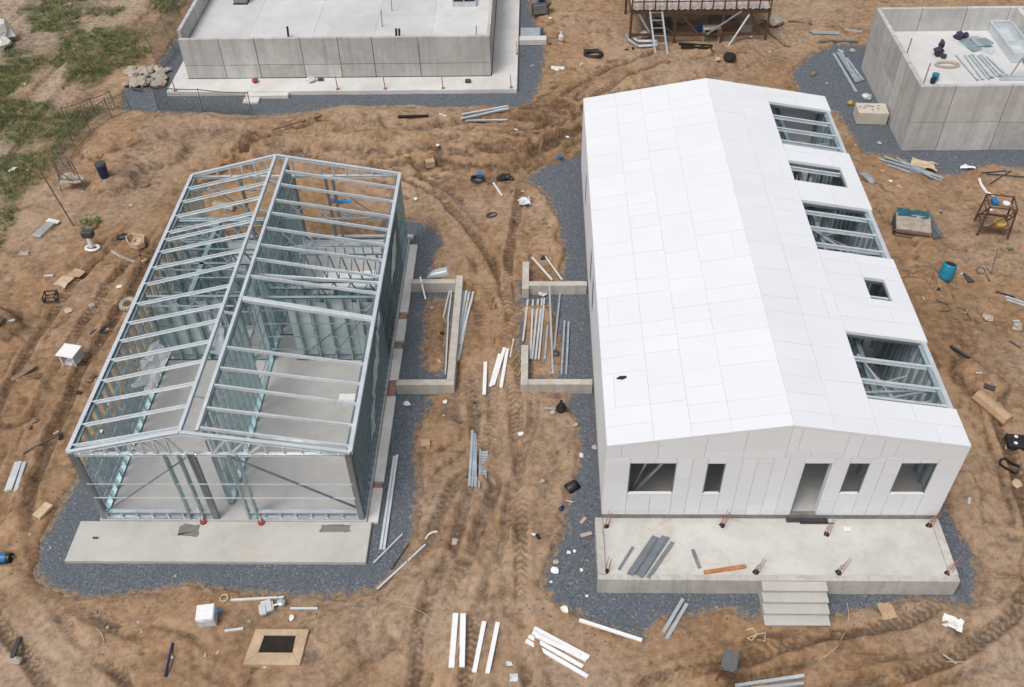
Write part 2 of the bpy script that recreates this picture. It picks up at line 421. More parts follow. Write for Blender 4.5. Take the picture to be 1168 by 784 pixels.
def gravel_mat():
    m, nt, b = nmat('gravel')
    tc = nt.nodes.new('ShaderNodeTexCoord'); tc.name = 'TC'
    v = nt.nodes.new('ShaderNodeTexVoronoi'); v.inputs['Scale'].default_value = 27; nt.links.new(tc.outputs['Object'], v.inputs['Vector'])
    sep = nt.nodes.new('ShaderNodeSeparateColor'); nt.links.new(v.outputs['Color'], sep.inputs[0])
    c = ramp(nt, sep.outputs[0], [(0, (.09, .105, .127)), (.45, (.12, .139, .164)), (.88, (.158, .18, .206)), (.97, (.21, .225, .24)), (1, (.33, .33, .33))])
    ed = ramp(nt, v.outputs['Distance'], [(.3, (1,) * 3), (.8, (.6,) * 3)])
    c = mix(nt, 1.0, c, ed, 'MULTIPLY')
    n1 = noise_n(nt, .6, 6, .65); n2 = noise_n(nt, 2.5, 6, .7)
    c = mix(nt, ramp(nt, n1, [(.35, (.3,) * 3), (.6, (0,) * 3)]), c, (.098, .115, .138))
    c = mix(nt, ramp(nt, n2, [(.6, (0,) * 3), (.85, (.55,) * 3)]), c, (.19, .15, .11))
    at = nt.nodes.new('ShaderNodeAttribute'); at.attribute_name = 'spill'
    n3 = noise_n(nt, 5, 8, .75)
    sp = math_n(nt, 'ADD', at.outputs['Fac'], math_n(nt, 'MULTIPLY', math_n(nt, 'SUBTRACT', n3, .5), 1.5))
    c = mix(nt, ramp(nt, sp, [(.45, (0,) * 3), (.62, (.9,) * 3)]), c, ramp(nt, n3, [(.35, (.15, .09, .05)), (.65, (.36, .24, .145))]))
    nt.links.new(c, b.inputs['Base Color']); b.inputs['Roughness'].default_value = .85
    bump(nt, b, math_n(nt, 'MULTIPLY', v.outputs['Distance'], -1), .7, .02)
    return m
M['gravel'] = gravel_mat()

# ------------------------------------------------------------------ mesh builder
class MB:
    def __init__(s): s.v = []; s.f = []
    def quadbox(s, c8):
        o = len(s.v); s.v += [tuple(p) for p in c8]
        for f in ((0, 3, 2, 1), (4, 5, 6, 7), (0, 1, 5, 4), (1, 2, 6, 5), (2, 3, 7, 6), (3, 0, 4, 7)): s.f.append(tuple(o + i for i in f))
        return s
    def box(s, x0, x1, y0, y1, z0, z1):
        return s.quadbox([(x0, y0, z0), (x1, y0, z0), (x1, y1, z0), (x0, y1, z0), (x0, y0, z1), (x1, y0, z1), (x1, y1, z1), (x0, y1, z1)])
    def frame(s, p, q, up):
        p, q = Vector(p), Vector(q); d = (q - p).normalized(); up = Vector(up)
        if abs(d.dot(up.normalized())) > .97: up = Vector((1, 0, 0)) if abs(d.x) < .9 else Vector((0, 1, 0))
        sx = d.cross(up).normalized(); uz = sx.cross(d).normalized()
        return p, q, d, sx, uz
    def beam(s, p, q, w, h, up=(0, 0, 1), off=(0, 0)):
        p, q, d, sx, uz = s.frame(p, q, up)
        o = sx * off[0] + uz * off[1]; a, c = sx * (w / 2), uz * (h / 2)
        return s.quadbox([p + o - a - c, q + o - a - c, q + o + a - c, p + o + a - c, p + o - a + c, q + o - a + c, q + o + a + c, p + o + a + c])
    def cbeam(s, p, q, w, h, up=(0, 0, 1), t=.008, flip=1):
        """C channel: web of height h, flanges of width w"""
        s.beam(p, q, t, h, up, (-flip * (w / 2 - t / 2), 0))
        s.beam(p, q, w - t, t, up, (flip * t / 2, h / 2 - t / 2))
        s.beam(p, q, w - t, t, up, (flip * t / 2, -h / 2 + t / 2))
        return s
    def tube(s, p, q, r, n=8, r2=None):
        p, q, d, sx, uz = s.frame(p, q, (0, 0, 1)); r2 = r if r2 is None else r2
        o = len(s.v)
        for k in range(n):
            a = 2 * math.pi * k / n; u = sx * math.cos(a) + uz * math.sin(a)
            s.v += [tuple(p + u * r), tuple(q + u * r2)]
        for k in range(n):
            a, b = o + 2 * k, o + 2 * ((k + 1) % n); s.f.append((a, b, b + 1, a + 1))
        s.f.append(tuple(o + 2 * k for k in range(n))[::-1]); s.f.append(tuple(o + 2 * k + 1 for k in range(n)))
        return s
    def path(s, pts, r, n=6):
        for a, b in zip(pts[:-1], pts[1:]): s.tube(a, b, r, n)
        return s
    def lathe(s, prof, n=20, c=(0, 0, 0)):
        o = len(s.v)
        for r, z in prof:
            for k in range(n):
                a = 2 * math.pi * k / n; s.v.append((c[0] + r * math.cos(a), c[1] + r * math.sin(a), c[2] + z))
        for i in range(len(prof) - 1):
            for k in range(n):
                s.f.append((o + i * n + k, o + i * n + (k + 1) % n, o + (i + 1) * n + (k + 1) % n, o + (i + 1) * n + k))
        s.f.append(tuple(o + k for k in range(n))[::-1]); e = o + (len(prof) - 1) * n
        s.f.append(tuple(e + k for k in range(n)))
        return s
    def prism(s, pts, z0, z1):
        n = len(pts); o = len(s.v)
        s.v += [(x, y, z0) for x, y in pts] + [(x, y, z1) for x, y in pts]
        s.f.append(tuple(range(o, o + n))[::-1]); s.f.append(tuple(range(o + n, o + 2 * n)))
        for k in range(n): s.f.append((o + k, o + (k + 1) % n, o + n + (k + 1) % n, o + n + k))
        return s
    def rock(s, c, r, seed=0, flat=.7):
        rnd = random.Random(seed); n, m = 7, 5; o = len(s.v)
        s.v.append((c[0], c[1], c[2] - r * flat))
        for i in range(1, m):
            ph = math.pi * i / m
            for k in range(n):
                a = 2 * math.pi * (k + .5 * (i % 2)) / n; q = r * rnd.uniform(.6, 1.15)
                s.v.append((c[0] + q * math.sin(ph) * math.cos(a), c[1] + q * math.sin(ph) * math.sin(a), c[2] - q * flat * math.cos(ph)))
        s.v.append((c[0], c[1], c[2] + r * flat)); e = len(s.v) - 1
        for k in range(n):
            s.f.append((o, o + 1 + (k + 1) % n, o + 1 + k)); l = o + 1 + (m - 2) * n; s.f.append((l + k, l + (k + 1) % n, e))
        for i in range(m - 2):
            for k in range(n):
                a = o + 1 + i * n; s.f.append((a + k, a + (k + 1) % n, a + n + (k + 1) % n, a + n + k))
        return s
    def sheet(s, w, d, nx, ny, amp, seed, ragged=.1):
        """a crumpled flat piece, two-sided"""
        rnd = random.Random(seed); o = len(s.v)
        for j in range(ny + 1):
            for i in range(nx + 1):
                e = i in (0, nx) or j in (0, ny)
                s.v.append(((i / nx - .5) * w + rnd.uniform(-1, 1) * ragged * w * (1 if e else .3), (j / ny - .5) * d + rnd.uniform(-1, 1) * ragged * d * (1 if e else .3), .02 + amp * rnd.random()))
        for j in range(ny):
            for i in range(nx):
                a = o + j * (nx + 1) + i; s.f.append((a, a + 1, a + nx + 2, a + nx + 1))
        return s
    def build(s, name, mat, parent=None, origin=None, bevel=0, smooth=False, rot=None):
        me = bpy.data.meshes.new(name)
        o = Vector(origin) if origin is not None else Vector((0, 0, 0))
        me.from_pydata([tuple(Vector(p) - o) for p in s.v] if origin is not None else s.v, [], s.f)
        me.materials.append(M[mat] if isinstance(mat, str) else mat)
        if smooth: me.polygons.foreach_set('use_smooth', [True] * len(me.polygons))
        ob = bpy.data.objects.new(name, me); COL.objects.link(ob)
        if parent: ob.parent = parent
        ob.location = o - (parent_loc(parent) if parent and origin is not None else Vector((0, 0, 0)))
        if rot: ob.rotation_euler = rot
        if bevel:
            b = ob.modifiers.new('bevel', 'BEVEL'); b.width = bevel; b.segments = 2; b.limit_method = 'ANGLE'
        return ob

def parent_loc(p):
    v = Vector((0, 0, 0))
    while p: v = v + p.location; p = p.parent
    return v

def tag(o, label, cat, group=None, kind=None):
    o['label'] = label; o['category'] = cat
    if group: o['group'] = group
    if kind: o['kind'] = kind
    return o

def empty(name, loc, label, cat, group=None, rz=0):
    o = bpy.data.objects.new(name, None); COL.objects.link(o); o.location = loc; o.rotation_euler.z = rz
    o.empty_display_size = .2
    return tag(o, label, cat, group)

def part(mb, name, mat, parent, bevel=0, smooth=False):
    """mesh given in world coordinates, parented to an unrotated thing"""
    o = parent_loc(parent)
    mb.v = [tuple(Vector(p) - o) for p in mb.v]
    ob = mb.build(name, mat, None, None, bevel, smooth); ob.parent = parent
    return ob

def lpart(mb, name, mat, parent, bevel=0, smooth=False):
    ob = mb.build(name, mat, None, None, bevel, smooth); ob.parent = parent
    return ob

# ------------------------------------------------------------------ ground
def axis(lo, hi, step, far):
    a = list(np.arange(lo, hi + 1e-6, step)); s = step
    left = []; x = lo
    while x > -far: s *= 1.35; x -= s; left.append(x)
    s = step; right = []; x = a[-1]
    while x < far: s *= 1.35; x += s; right.append(x)
    return np.array(left[::-1] + a + right)
gx, gy = axis(-30, 26, .085, 600), axis(8.5, 52, .085, 600)
XX, YY = np.meshgrid(gx, gy)
hh, dd, ss = terrain(XX.ravel(), YY.ravel()); TRK = LAST['track']
nx, ny = len(gx), len(gy)
me = bpy.data.meshes.new('ground')
me.vertices.add(nx * ny)
co = np.stack([XX.ravel(), YY.ravel(), hh], 1).astype(np.float32)
me.vertices.foreach_set('co', co.ravel())
idx = np.arange(nx * ny).reshape(ny, nx)
q = np.stack([idx[:-1, :-1], idx[:-1, 1:], idx[1:, 1:], idx[1:, :-1]], -1).reshape(-1, 4)
me.loops.add(q.size); me.polygons.add(len(q))
me.loops.foreach_set('vertex_index', q.ravel().astype(np.int32))
me.polygons.foreach_set('loop_start', np.arange(0, q.size, 4, dtype=np.int32))
me.polygons.foreach_set('use_smooth', np.ones(len(q), bool))
me.update(); me.validate()
# soil: r wet soil and painted relief shade, g grass, b dust
GRASS = PP([(-60, 330), (0, 300), (40, 225), (75, 185), (110, 140), (140, 115), (170, 70), (215, 10), (230, -20), (-100, -20)])
PATCH = [(20, 215, 2.2), (5, 265, 2.2), (60, 168, 1.8), (-10, 300, 2), (118, 75, 1.9), (140, 50, 1.6), (95, 12, 1.8), (70, 25, 2), (2, 108, 2.0), (0, 140, 1.6), (75, 140, 1.6), (45, 195, 1.6), (190, 25, 1.4), (150, 8, 1.6), (25, 130, 1.0)]
def grass_n(x, y):
    n = 1.15 * fbm(x / 1.9, y / 1.9, 5, 201) - .25
    for a, b, r in PATCH:
        u, v = P(a, b); n = n + .50 * np.exp(-((x - u) ** 2 + (y - v) ** 2) / (r * r))
    return n
gsd = poly_sd(XX.ravel(), YY.ravel(), GRASS)
gn = grass_n(XX.ravel(), YY.ravel())
grass = sstep(.5, -1.2, gsd) * sstep(-.35, .3, gn)
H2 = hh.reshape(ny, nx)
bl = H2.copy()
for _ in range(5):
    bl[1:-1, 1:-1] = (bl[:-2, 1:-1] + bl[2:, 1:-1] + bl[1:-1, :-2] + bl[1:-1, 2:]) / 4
cav = np.clip((bl - H2) * 12, -.3, .6).ravel()  # creases darker, humps lighter: shade of the relief put into the soil colour
damp_shade = np.clip(dd * .75 + cav, 0, 1)
X1, Y1 = XX.ravel(), YY.ravel()
dust = sstep(-.1, .4, fbm(X1 / 5, Y1 / 5, 4, 301)) * .45
dust += .6 * sstep(13.2, 15.5, X1) * sstep(34, 22, Y1) * sstep(.1, .5, .4 + fbm(X1 / 3, Y1 / 3, 3, 302))
pth, _, _ = seg_dist(X1, Y1, smooth(PP([(-10, 200), (45, 125), (75, 85), (100, 50), (140, 15), (160, -10)])))
dust += (.25 + .8 * np.exp(-(pth / .9) ** 2) + 1.2 * np.exp(-(((X1 + 28) / 5) ** 2 + ((Y1 - 48) / 3) ** 2))) * sstep(1.5, -2, gsd)
damp_shade = np.clip(damp_shade + (.42 - .5 * np.exp(-(pth / 1.0) ** 2)) * sstep(1, -2, gsd), 0, 1)
dust += .4 * sstep(13.2, 11, Y1) * sstep(-.3, .4, fbm(X1 / 3, Y1 / 3, 3, 303))
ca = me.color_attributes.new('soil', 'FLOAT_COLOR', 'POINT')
ca.data.foreach_set('color', np.stack([damp_shade, grass, np.clip(dust, 0, 1), np.ones_like(damp_shade)], 1).astype(np.float32).ravel())
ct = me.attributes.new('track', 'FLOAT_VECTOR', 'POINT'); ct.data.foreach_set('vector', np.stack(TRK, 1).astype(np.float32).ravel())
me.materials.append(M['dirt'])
gr = bpy.data.objects.new('ground', me); COL.objects.link(gr); gr['kind'] = 'structure'

def gravel_bed(poly, holes):
    xs = [p[0] for p in poly]; ys = [p[1] for p in poly]
    ax, ay = np.arange(min(xs) - .5, max(xs) + .5, .16), np.arange(min(ys) - .5, max(ys) + .5, .16)
    X, Y = np.meshgrid(ax, ay); x, y = X.ravel(), Y.ravel()
    sd = poly_sd(x, y, poly)
    z = .018 * fbm(x / .9, y / .9, 3, 401) + .01 * fbm(x / .2, y / .2, 2, 407)
    z -= .3 * sstep(.2, .5, sd)
    ok = (sd < .45).reshape(X.shape)
    sdh = sd.copy()
    for hp in holes: sdh = np.maximum(sdh, -poly_sd(x, y, hp))
    sp_ = sstep(-.6, .32, sdh) * .8 + .12 * fbm(x / 1.6, y / 1.6, 3, 431)
    vid = -np.ones(x.size, int); v = []; f = []; spv = []
    ii = np.arange(x.size).reshape(X.shape)
    cell = ok[:-1, :-1] & ok[1:, :-1] & ok[:-1, 1:] & ok[1:, 1:]
    for j, i in zip(*np.nonzero(cell)):
        quad = (ii[j, i], ii[j, i + 1], ii[j + 1, i + 1], ii[j + 1, i])
        for k in quad:
            if vid[k] < 0: vid[k] = len(v); v.append((x[k], y[k], z[k])); spv.append(sp_[k])
        f.append(tuple(vid[k] for k in quad))
    mb = MB(); mb.v = v; mb.f = f
    o = mb.build('gravel', 'gravel', smooth=True); o['kind'] = 'structure'
    at_ = o.data.attributes.new('spill', 'FLOAT', 'POINT'); at_.data.foreach_set('value', np.array(spv, np.float32))
for gp in (GA, GB, GC, GD): gravel_bed(gp, HOLES)

# clods and stones scattered over the dirt, too many to count
rnd = random.Random(5)
cx = np.array([rnd.uniform(-29, 25) for _ in range(16000)]); cy = np.array([rnd.uniform(9.5, 50) for _ in range(16000)])
ch, cd, cs = terrain(cx, cy)
cn = fbm(cx / 2.2, cy / 2.2, 3, 501) + .25 * cd
mb, mb2, mb3 = MB(), MB(), MB()
k1 = k2 = 0
for i in range(len(cx)):
    if -.1 < cs[i] < .75 and rnd.random() < 1.1 - cs[i] * 1.4:
        for _ in range(5):
            r = rnd.uniform(.012, .03); ux, uy = cx[i] + rnd.uniform(-.25, .25), cy[i] + rnd.uniform(-.25, .25); mb3.rock((ux, uy, max(ch[i], .005) + r * .3), r, i + _)
    if cs[i] < .12 or cn[i] < .08 + rnd.random() * .35: continue
    r = .012 + .045 * rnd.random() ** 5
    if rnd.random() < .22: mb2.rock((cx[i], cy[i], ch[i] + r * .15), r * .8, i, .55); k2 += 1
    else: mb.rock((cx[i], cy[i], ch[i] + r * .1), r * 1.3, i, .5); k1 += 1
M['clod'] = plain('clod', (.25, .15, .085), 1, 0, .4, 3)
tag(mb.build('rubble', 'dirt'), 'brown clods of earth scattered all over the dirt ground', 'rubble', kind='stuff')
tag(mb2.build('pebbles', 'stone'), 'pale small stones scattered all over the dirt ground', 'pebbles', kind='stuff')

M['loose'] = plain('loose_stone', (.15, .17, .20), .9, 0, .4, 2)
tag(mb3.build('loose_gravel', 'loose'), 'grey gravel stones strewn over the dirt along the gravel edges', 'gravel', kind='stuff')

# grass
mb = MB(); rnd = random.Random(8)
tx = np.array([rnd.uniform(-30, -13) for _ in range(34000)]); ty = np.array([rnd.uniform(20, 52) for _ in range(34000)])
gs = poly_sd(tx, ty, GRASS); tn = grass_n(tx, ty)
th, _, ts = terrain(tx, ty)
for i in range(len(tx)):
    if gs[i] > -.2 or tn[i] < -.05 + .2 * rnd.random(): continue
    for b in range(5):
        a = rnd.uniform(0, 6.28); l = rnd.uniform(.05, .2); x = tx[i] + rnd.uniform(-.1, .1); y = ty[i] + rnd.uniform(-.1, .1); w = .012
        o = len(mb.v); lean = rnd.uniform(.3, 1.1)
        mb.v += [(x - w * math.sin(a), y + w * math.cos(a), th[i] - .01), (x + w * math.sin(a), y - w * math.cos(a), th[i] - .01), (x + math.cos(a) * l * lean, y + math.sin(a) * l * lean, th[i] + l)]
        mb.f.append((o, o + 1, o + 2))
M['grass'] = plain('grass', (.12, .155, .045), .8, 0, .6, 2)
tag(mb.build('grass', 'grass'), 'patchy short green grass on the ground left of the wire fence', 'grass', kind='stuff')

# ------------------------------------------------------------------ steel frame house
AX0, AX1, AY0, AY1, AE, AR, AM = -12.03, -4.78, 15.31, 27.66, 2.98, 3.76, -8.95
AM2 = AM + .40; AZ = .17
def aroof(x): return AE + (AR - AE) * ((x - AX0) / (AM - AX0) if x < AM else (AX1 - x) / (AX1 - AM))
A = empty('steel_frame_house', (AX0, AY0, 0), 'unfinished house of bare galvanised steel studs and rafters without roof or cladding', 'house')
sl = part(MB().box(-12.64, -4.57, 13.94, 15.22, -.1, .12), 'porch_slab', 'slab', A, .015)
for x0, x1, y0, y1, name in ((-9.83, -9.25, 14.72, 15.13, 0), (-5.95, -5.1, 14.86, 15.12, 1)):
    rg = random.Random(name + 3); pts = []
    for k in range(30):
        a = 2 * math.pi * k / 30
        sx = math.copysign(abs(math.cos(a)) ** .3, math.cos(a)); sy = math.copysign(abs(math.sin(a)) ** .3, math.sin(a))
        pts.append(((x0 + x1) / 2 + sx * (x1 - x0) / 2 * rg.uniform(.8, 1.1), (y0 + y1) / 2 + sy * (y1 - y0) / 2 * rg.uniform(.72, 1.12)))
    o = parent_loc(A)
    c = MB().prism([(x - o.x, y - o.y) for x, y in pts], .11, .126).build('mortar_patch', 'stain'); c.parent = sl
part(MB().box(-12.1, -4.70, 15.22, 27.75, -.1, AZ), 'floor_slab', 'housefloor', A, .01)
part(MB().box(-12.2, -4.6, 27.755, 28.0, -.1, .1), 'edge_beam', 'slab', A, .01)
for y0, y1 in ((13.97, 16.4), (16.62, 19.9), (20.6, 22.0), (22.35, 23.4), (23.75, 27.4)):
    part(MB().box(-4.695, -4.40, y0 if y0 > 15 else 15.23, y1, -.1, .10), 'footing', 'apron', A, .015)

for ya, yb in ((16.41, 16.61), (19.91, 20.59), (22.01, 22.34), (23.41, 23.74)): part(MB().box(-4.695, -4.44, ya, yb, -.1, .04), 'gap_filler', 'joist', A)
stud_count = [0]; extra = MB(); stud_mesh = {}
def stud(parent, x, y, z0, z1, along, w=.15, t=.05, mat='galv_teal'):
    """vertical C section; individual up to a hundred, the rest in one mesh"""
    up = (1, 0, 0) if along == 'y' else (0, 1, 0)
    if stud_count[0] < 100:
        key = (round(z1 - z0, 2), along, w, mat)
        if key not in stud_mesh:
            s = MB().cbeam((0, 0, 0), (0, 0, z1 - z0), t, w, up).build('stud', mat); stud_mesh[key] = s
        else:
            s = stud_mesh[key].copy(); COL.objects.link(s)
        s.parent = parent; s.location = Vector((x, y, z0)) - parent_loc(parent)
        stud_count[0] += 1
    else:
        extra.cbeam((x, y, z0), (x, y, z1), t, w, up)

def wall_y(name, x, y0, y1, z0, z1, sp, mat='galv_teal', girts=(), skip=()):
    w = MB().cbeam((x, y0, z0 + .03), (x, y1, z0 + .03), .15, .06).cbeam((x, y0, z1 - .03), (x, y1, z1 - .03), .15, .06)
    for g in girts: w.beam((x + .082, y0, g), (x + .082, y1, g), .01, .06)
    wl = part(w, name, mat, A)
    n = int(round((y1 - y0) / sp))
    for i in range(n + 1):
        y = y0 + .03 + (y1 - y0 - .06) * i / n
        if any(a < y < b for a, b in skip): continue
        stud(wl, x, y, z0 + .06, z1 - .06, 'y', mat=mat)
    return wl
def wall_x(name, y, x0, x1, z0, z1, sp, mat='galv_teal', girts=(), skip=()):
    w = MB().cbeam((x0, y, z1 - .03), (x1, y, z1 - .03), .1, .06)
    cuts = [x0] + [v for s in skip for v in s] + [x1]
    for a, b in zip(cuts[::2], cuts[1::2]):
        if b - a > .05: w.cbeam((a, y, z0 + .03), (b, y, z0 + .03), .1, .06)
    for g in girts: w.beam((x0, y - .085, g), (x1, y - .085, g), .01, .05)
    wl = part(w, name, mat, A)
    n = int(round((x1 - x0) / sp))
    for i in range(n + 1):
        x = x0 + .03 + (x1 - x0 - .06) * i / n
        if any(a < x < b for a, b in skip): continue
        stud(wl, x, y, z0 + .06, z1 - .06, 'x', mat=mat)
    return wl
ctr = wall_y('centre_wall', AM2, 15.75, 27.4, AZ, 3.62, .37, girts=(.8, 1.6, 2.4, 3.05), skip=((19.9, 21.2),))
lw = wall_y('side_wall', AX0 + .06, AY0 + .1, AY1 - .05, AZ, AE - .02, .41, girts=(.75, 1.55, 2.3))
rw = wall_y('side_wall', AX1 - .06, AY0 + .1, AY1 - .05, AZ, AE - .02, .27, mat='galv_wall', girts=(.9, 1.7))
# front wall: posts, bottom truss, straps
fw = MB()
for x0, x1 in ((AX0 + .12, -8.86), (-7.95, AX1 - .12)):
    fw.cbeam((x0, AY0, AZ + .28), (x1, AY0, AZ + .28), .11, .04).cbeam((x0, AY0, AZ + .02), (x1, AY0, AZ + .02), .11, .04)
    n = int((x1 - x0) / .42)
    for i in range(n + 1):
        x = x0 + .03 + (x1 - x0 - .06) * i / n
        fw.cbeam((x, AY0, AZ + .04), (x, AY0, AZ + .26), .05, .09, (0, 1, 0))
fwall = part(fw, 'front_wall', 'galv', A)
for x, w in ((AX0 + .07, .14), (AX1 - .07, .14), (-8.86, .16)):
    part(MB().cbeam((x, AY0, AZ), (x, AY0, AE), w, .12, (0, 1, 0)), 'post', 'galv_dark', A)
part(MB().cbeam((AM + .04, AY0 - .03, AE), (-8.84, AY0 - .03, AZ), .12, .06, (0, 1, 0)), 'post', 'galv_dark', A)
for x in (-9.56, -9.2, -7.93, -7.7):
    stud(fwall, x, AY0, AZ + .02, AE - .02, 'x', mat='galv_dark')
for y, xa, xb, za, zb in ((21.545, -7.7, AX1 - .2, .3, 2.75), (22.69, -7.9, AX1 - .2, .3, 2.1), (21.545, AX0 + .25, -9.7, .3, 2.6), (23.09, AX0 + .3, -10.7, .3, 2.5), (23.09, -10.4, -9.0, .9, 2.7), (25.29, AX0 + .4, -10.5, .3, 2.3)):
    n = max(2, int((xb - xa) / .6))
    sh = MB()
    for i in range(n):
        if (i * 7 + int(y * 10)) % 9 == 0 and n > 3: continue
        a, b = xa + (xb - xa) * i / n, xa + (xb - xa) * (i + 1) / n
        sh.box(a + .01, b - .01, y, y + .012, za, zb - .25 * ((i * 3) % 2))
    part(sh, 'sheathing', 'sheathing', A)
br = MB().beam((AX0 + .15, AY0 - .06, .45), (-9.0, AY0 - .06, 2.85), .01, .07, (0, 1, 0))
part(br, 'brace', 'galv_dark', A)
part(MB().beam((-7.85, AY0 - .06, 2.9), (AX1 - .15, AY0 - .06, .75), .01, .07, (0, 1, 0)), 'brace', 'galv_dark', A)
for z in (1.15, 1.75):
    part(MB().beam((AX0 + .1, AY0 - .065, z), (AX1 - .1, AY0 - .065, z), .008, .04), 'strap', 'galv_bright', A)
# gable trusses
def gable(y, webs):
    g = MB()
    for a, b in (((AX0, y, AE), (AM, y, AR)), ((AM, y, AR), (AX1, y, AE))): g.cbeam(a, b, .1, .1)
    g.cbeam((AX0, y, AE - .06), (AX1, y, AE - .06), .1, .07)
    if webs == 'zig':
        n = 9
        for side in (0, 1):
            xs = np.linspace(AX0 + .3, AM - .1, n) if side == 0 else np.linspace(AX1 - .3, AM + .2, n)
            for i in range(n - 1):
                g.cbeam((xs[i], y, AE - .03), (xs[i], y, aroof(xs[i]) - .03), .04, .07, (0, 1, 0))
                if i > 3: g.cbeam((xs[i], y, aroof(xs[i]) - .03), (xs[i + 1], y, AE - .03), .04, .07, (0, 1, 0))
    else:
        for x in np.arange(AX0 + .45, AX1 - .3, .45): g.cbeam((x, y, AE - .03), (x, y, aroof(x) - .03), .04, .08, (0, 1, 0))
    part(g, 'gable_truss', 'galv_bright', A)
gable(AY0, 'zig'); gable(AY1, 'stud')
bw = MB().cbeam((AX0, AY1, AZ + .03), (AX1, AY1, AZ + .03), .1, .06)
for x in (AX0 + .06, -10.4, -8.5, -7.4, -7.15, AX1 - .06): bw.cbeam((x, AY1, AZ), (x, AY1, AE - .1), .09, .09, (0, 1, 0))
bw.beam((-11.6, AY1 - .06, 2.7), (-9.4, AY1 - .06, .5), .01, .06, (0, 1, 0)).beam((-7, AY1 - .06, 2.4), (-5, AY1 - .06, .5), .01, .06, (0, 1, 0))
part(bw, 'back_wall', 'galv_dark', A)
# ridge beams, eave beams, rafters
part(MB().cbeam((AM, AY0, AR + .0), (AM, AY1, AR + .0), .09, .12), 'ridge_beam', 'galv_bright', A)
part(MB().cbeam((AM2, AY0 + .1, aroof(AM2) + .0), (AM2, AY1 - .1, aroof(AM2) + .0), .09, .12), 'ridge_beam', 'galv_bright', A)
for y in np.arange(16.6, 27, 1.6):
    part(MB().beam((AM + .06, y, AR - .03), (AM2 - .06, y, aroof(AM2) - .03), .06, .06), 'spacer', 'galv', A)
for x in (AX0, AX1):
    part(MB().cbeam((x, AY0, AE + .0), (x, AY1, AE + .0), .11, .12), 'eave_beam', 'galv_bright', A)
rl = [26.85, 26.08, 25.27, 24.42, 24.02, 23.4, 22.62, 21.85, 20.95, 20.12, 19.37, 18.6, 17.8, 17.02, 16.22, 15.52]
rr = [26.85, 26.05, 25.22, 24.5, 23.73, 22.96, 22.2, 21.42, 18.45, 17.7, 16.97, 16.22, 15.52]
jr = random.Random(3)
for y in rl:
    j = jr.uniform(-.06, .06)
    part(MB().cbeam((AX0 + .05, y, AE), (AM - .05, y + j, AR - .02), .046, .10), 'rafter', 'galv_bright', A)
for y in rr:
    j = jr.uniform(-.06, .06)
    part(MB().cbeam((AX1 - .05, y, AE), (AM2 + .05, y + j, aroof(AM2) - .02), .046, .10), 'rafter', 'galv_bright', A)
for ys__, xa, xb, sg in (([y for y in rl if y > 20.5], AX0 + .1, AM - .1, 1), ([y for y in rr if y > 22.5], AX1 - .1, AM2 + .1, -1)):
    for y in ys__[::2] if sg > 0 else ys__[2::2]:
        wb = MB(); n = 9; za = lambda x: AE - .06; zb = lambda x: aroof(x) - .08
        wb.beam((xa, y, AE - .06), (xb, y, AE - .06), .03, .04)
        xs = np.linspace(xa, xb, n + 1)
        for i in range(1, n): wb.beam((xs[i], y, AE - .05), (xs[i + 1 if i % 2 else i - 1], y, zb(xs[i + 1 if i % 2 else i - 1])), .03, .03, (0, 1, 0))
        part(wb, 'truss_web', 'galv', A)
part(MB().cbeam((AX1 - .05, 20.32, AE), (AM2 + .05, 20.42, aroof(AM2)), .08, .15).cbeam((AX1 - .05, 20.24, AE), (AM2 + .05, 20.34, aroof(AM2)), .06, .1), 'rafter', 'galv_bright', A)
part(MB().cbeam((AX1 - .05, 21.9, AE), (AM2 + .05, 22.1, AE + .16), .06, .09), 'tie_beam', 'galv_bright', A)
# cross partitions
wall_x('partition', 21.45, AM2 + .1, AX1 - .12, AZ, AE - .15, .52, girts=(.7, 1.25, 1.8, 2.35), skip=((-8.45, -7.75),))
wall_x('partition', 21.45, AX0 + .12, AM2 - .1, AZ, AE - .1, .5, girts=(.8, 1.7, 2.3))
wall_x('partition', 23.0, AX0 + .12, AM2 - .1, AZ, AE - .1, .5, girts=(1.2, 2.2))
wall_x('partition', 22.6, AM2 + .1, AX1 - .12, AZ, 2.2, .5, girts=(1.5,))
wall_y('partition', -10.55, 21.5, 25.2, AZ, AE - .1, .42, girts=(1.3,))
wall_x('partition', 24.2, AX0 + .12, -10.65, AZ, AE - .1, .36, girts=(1.2, 2.1))
wall_x('partition', 25.2, AX0 + .12, AM2 - .1, AZ, AE - .1, .5, girts=(1.5,), skip=((-10.4, -9.4),))
tr = MB().cbeam((AM2 + .9, 23.74, AE - .05), (AX1 - .1, 23.74, AE - .05), .08, .07).cbeam((AM2 + .9, 23.74, 2.62), (AX1 - .1, 23.74, 2.62), .06, .05).cbeam((AM2 + .1, 23.74, 1.55), (AX1 - .1, 23.74, 1.55), .08, .07)
xs = np.linspace(AM2 + .3, AX1 - .2, 18)
for i in range(17): tr.cbeam((xs[i], 23.74, 1.58 if i % 2 else 2.6), (xs[i + 1], 23.74, 2.6 if i % 2 else 1.58), .03, .05, (0, 1, 0))
for x in np.linspace(AM2 + 1.2, AX1 - .2, 9): tr.cbeam((x, 23.74, 2.62), (x, 23.74, AE - .07), .03, .05, (0, 1, 0))
part(tr, 'truss', 'galv_teal', A)
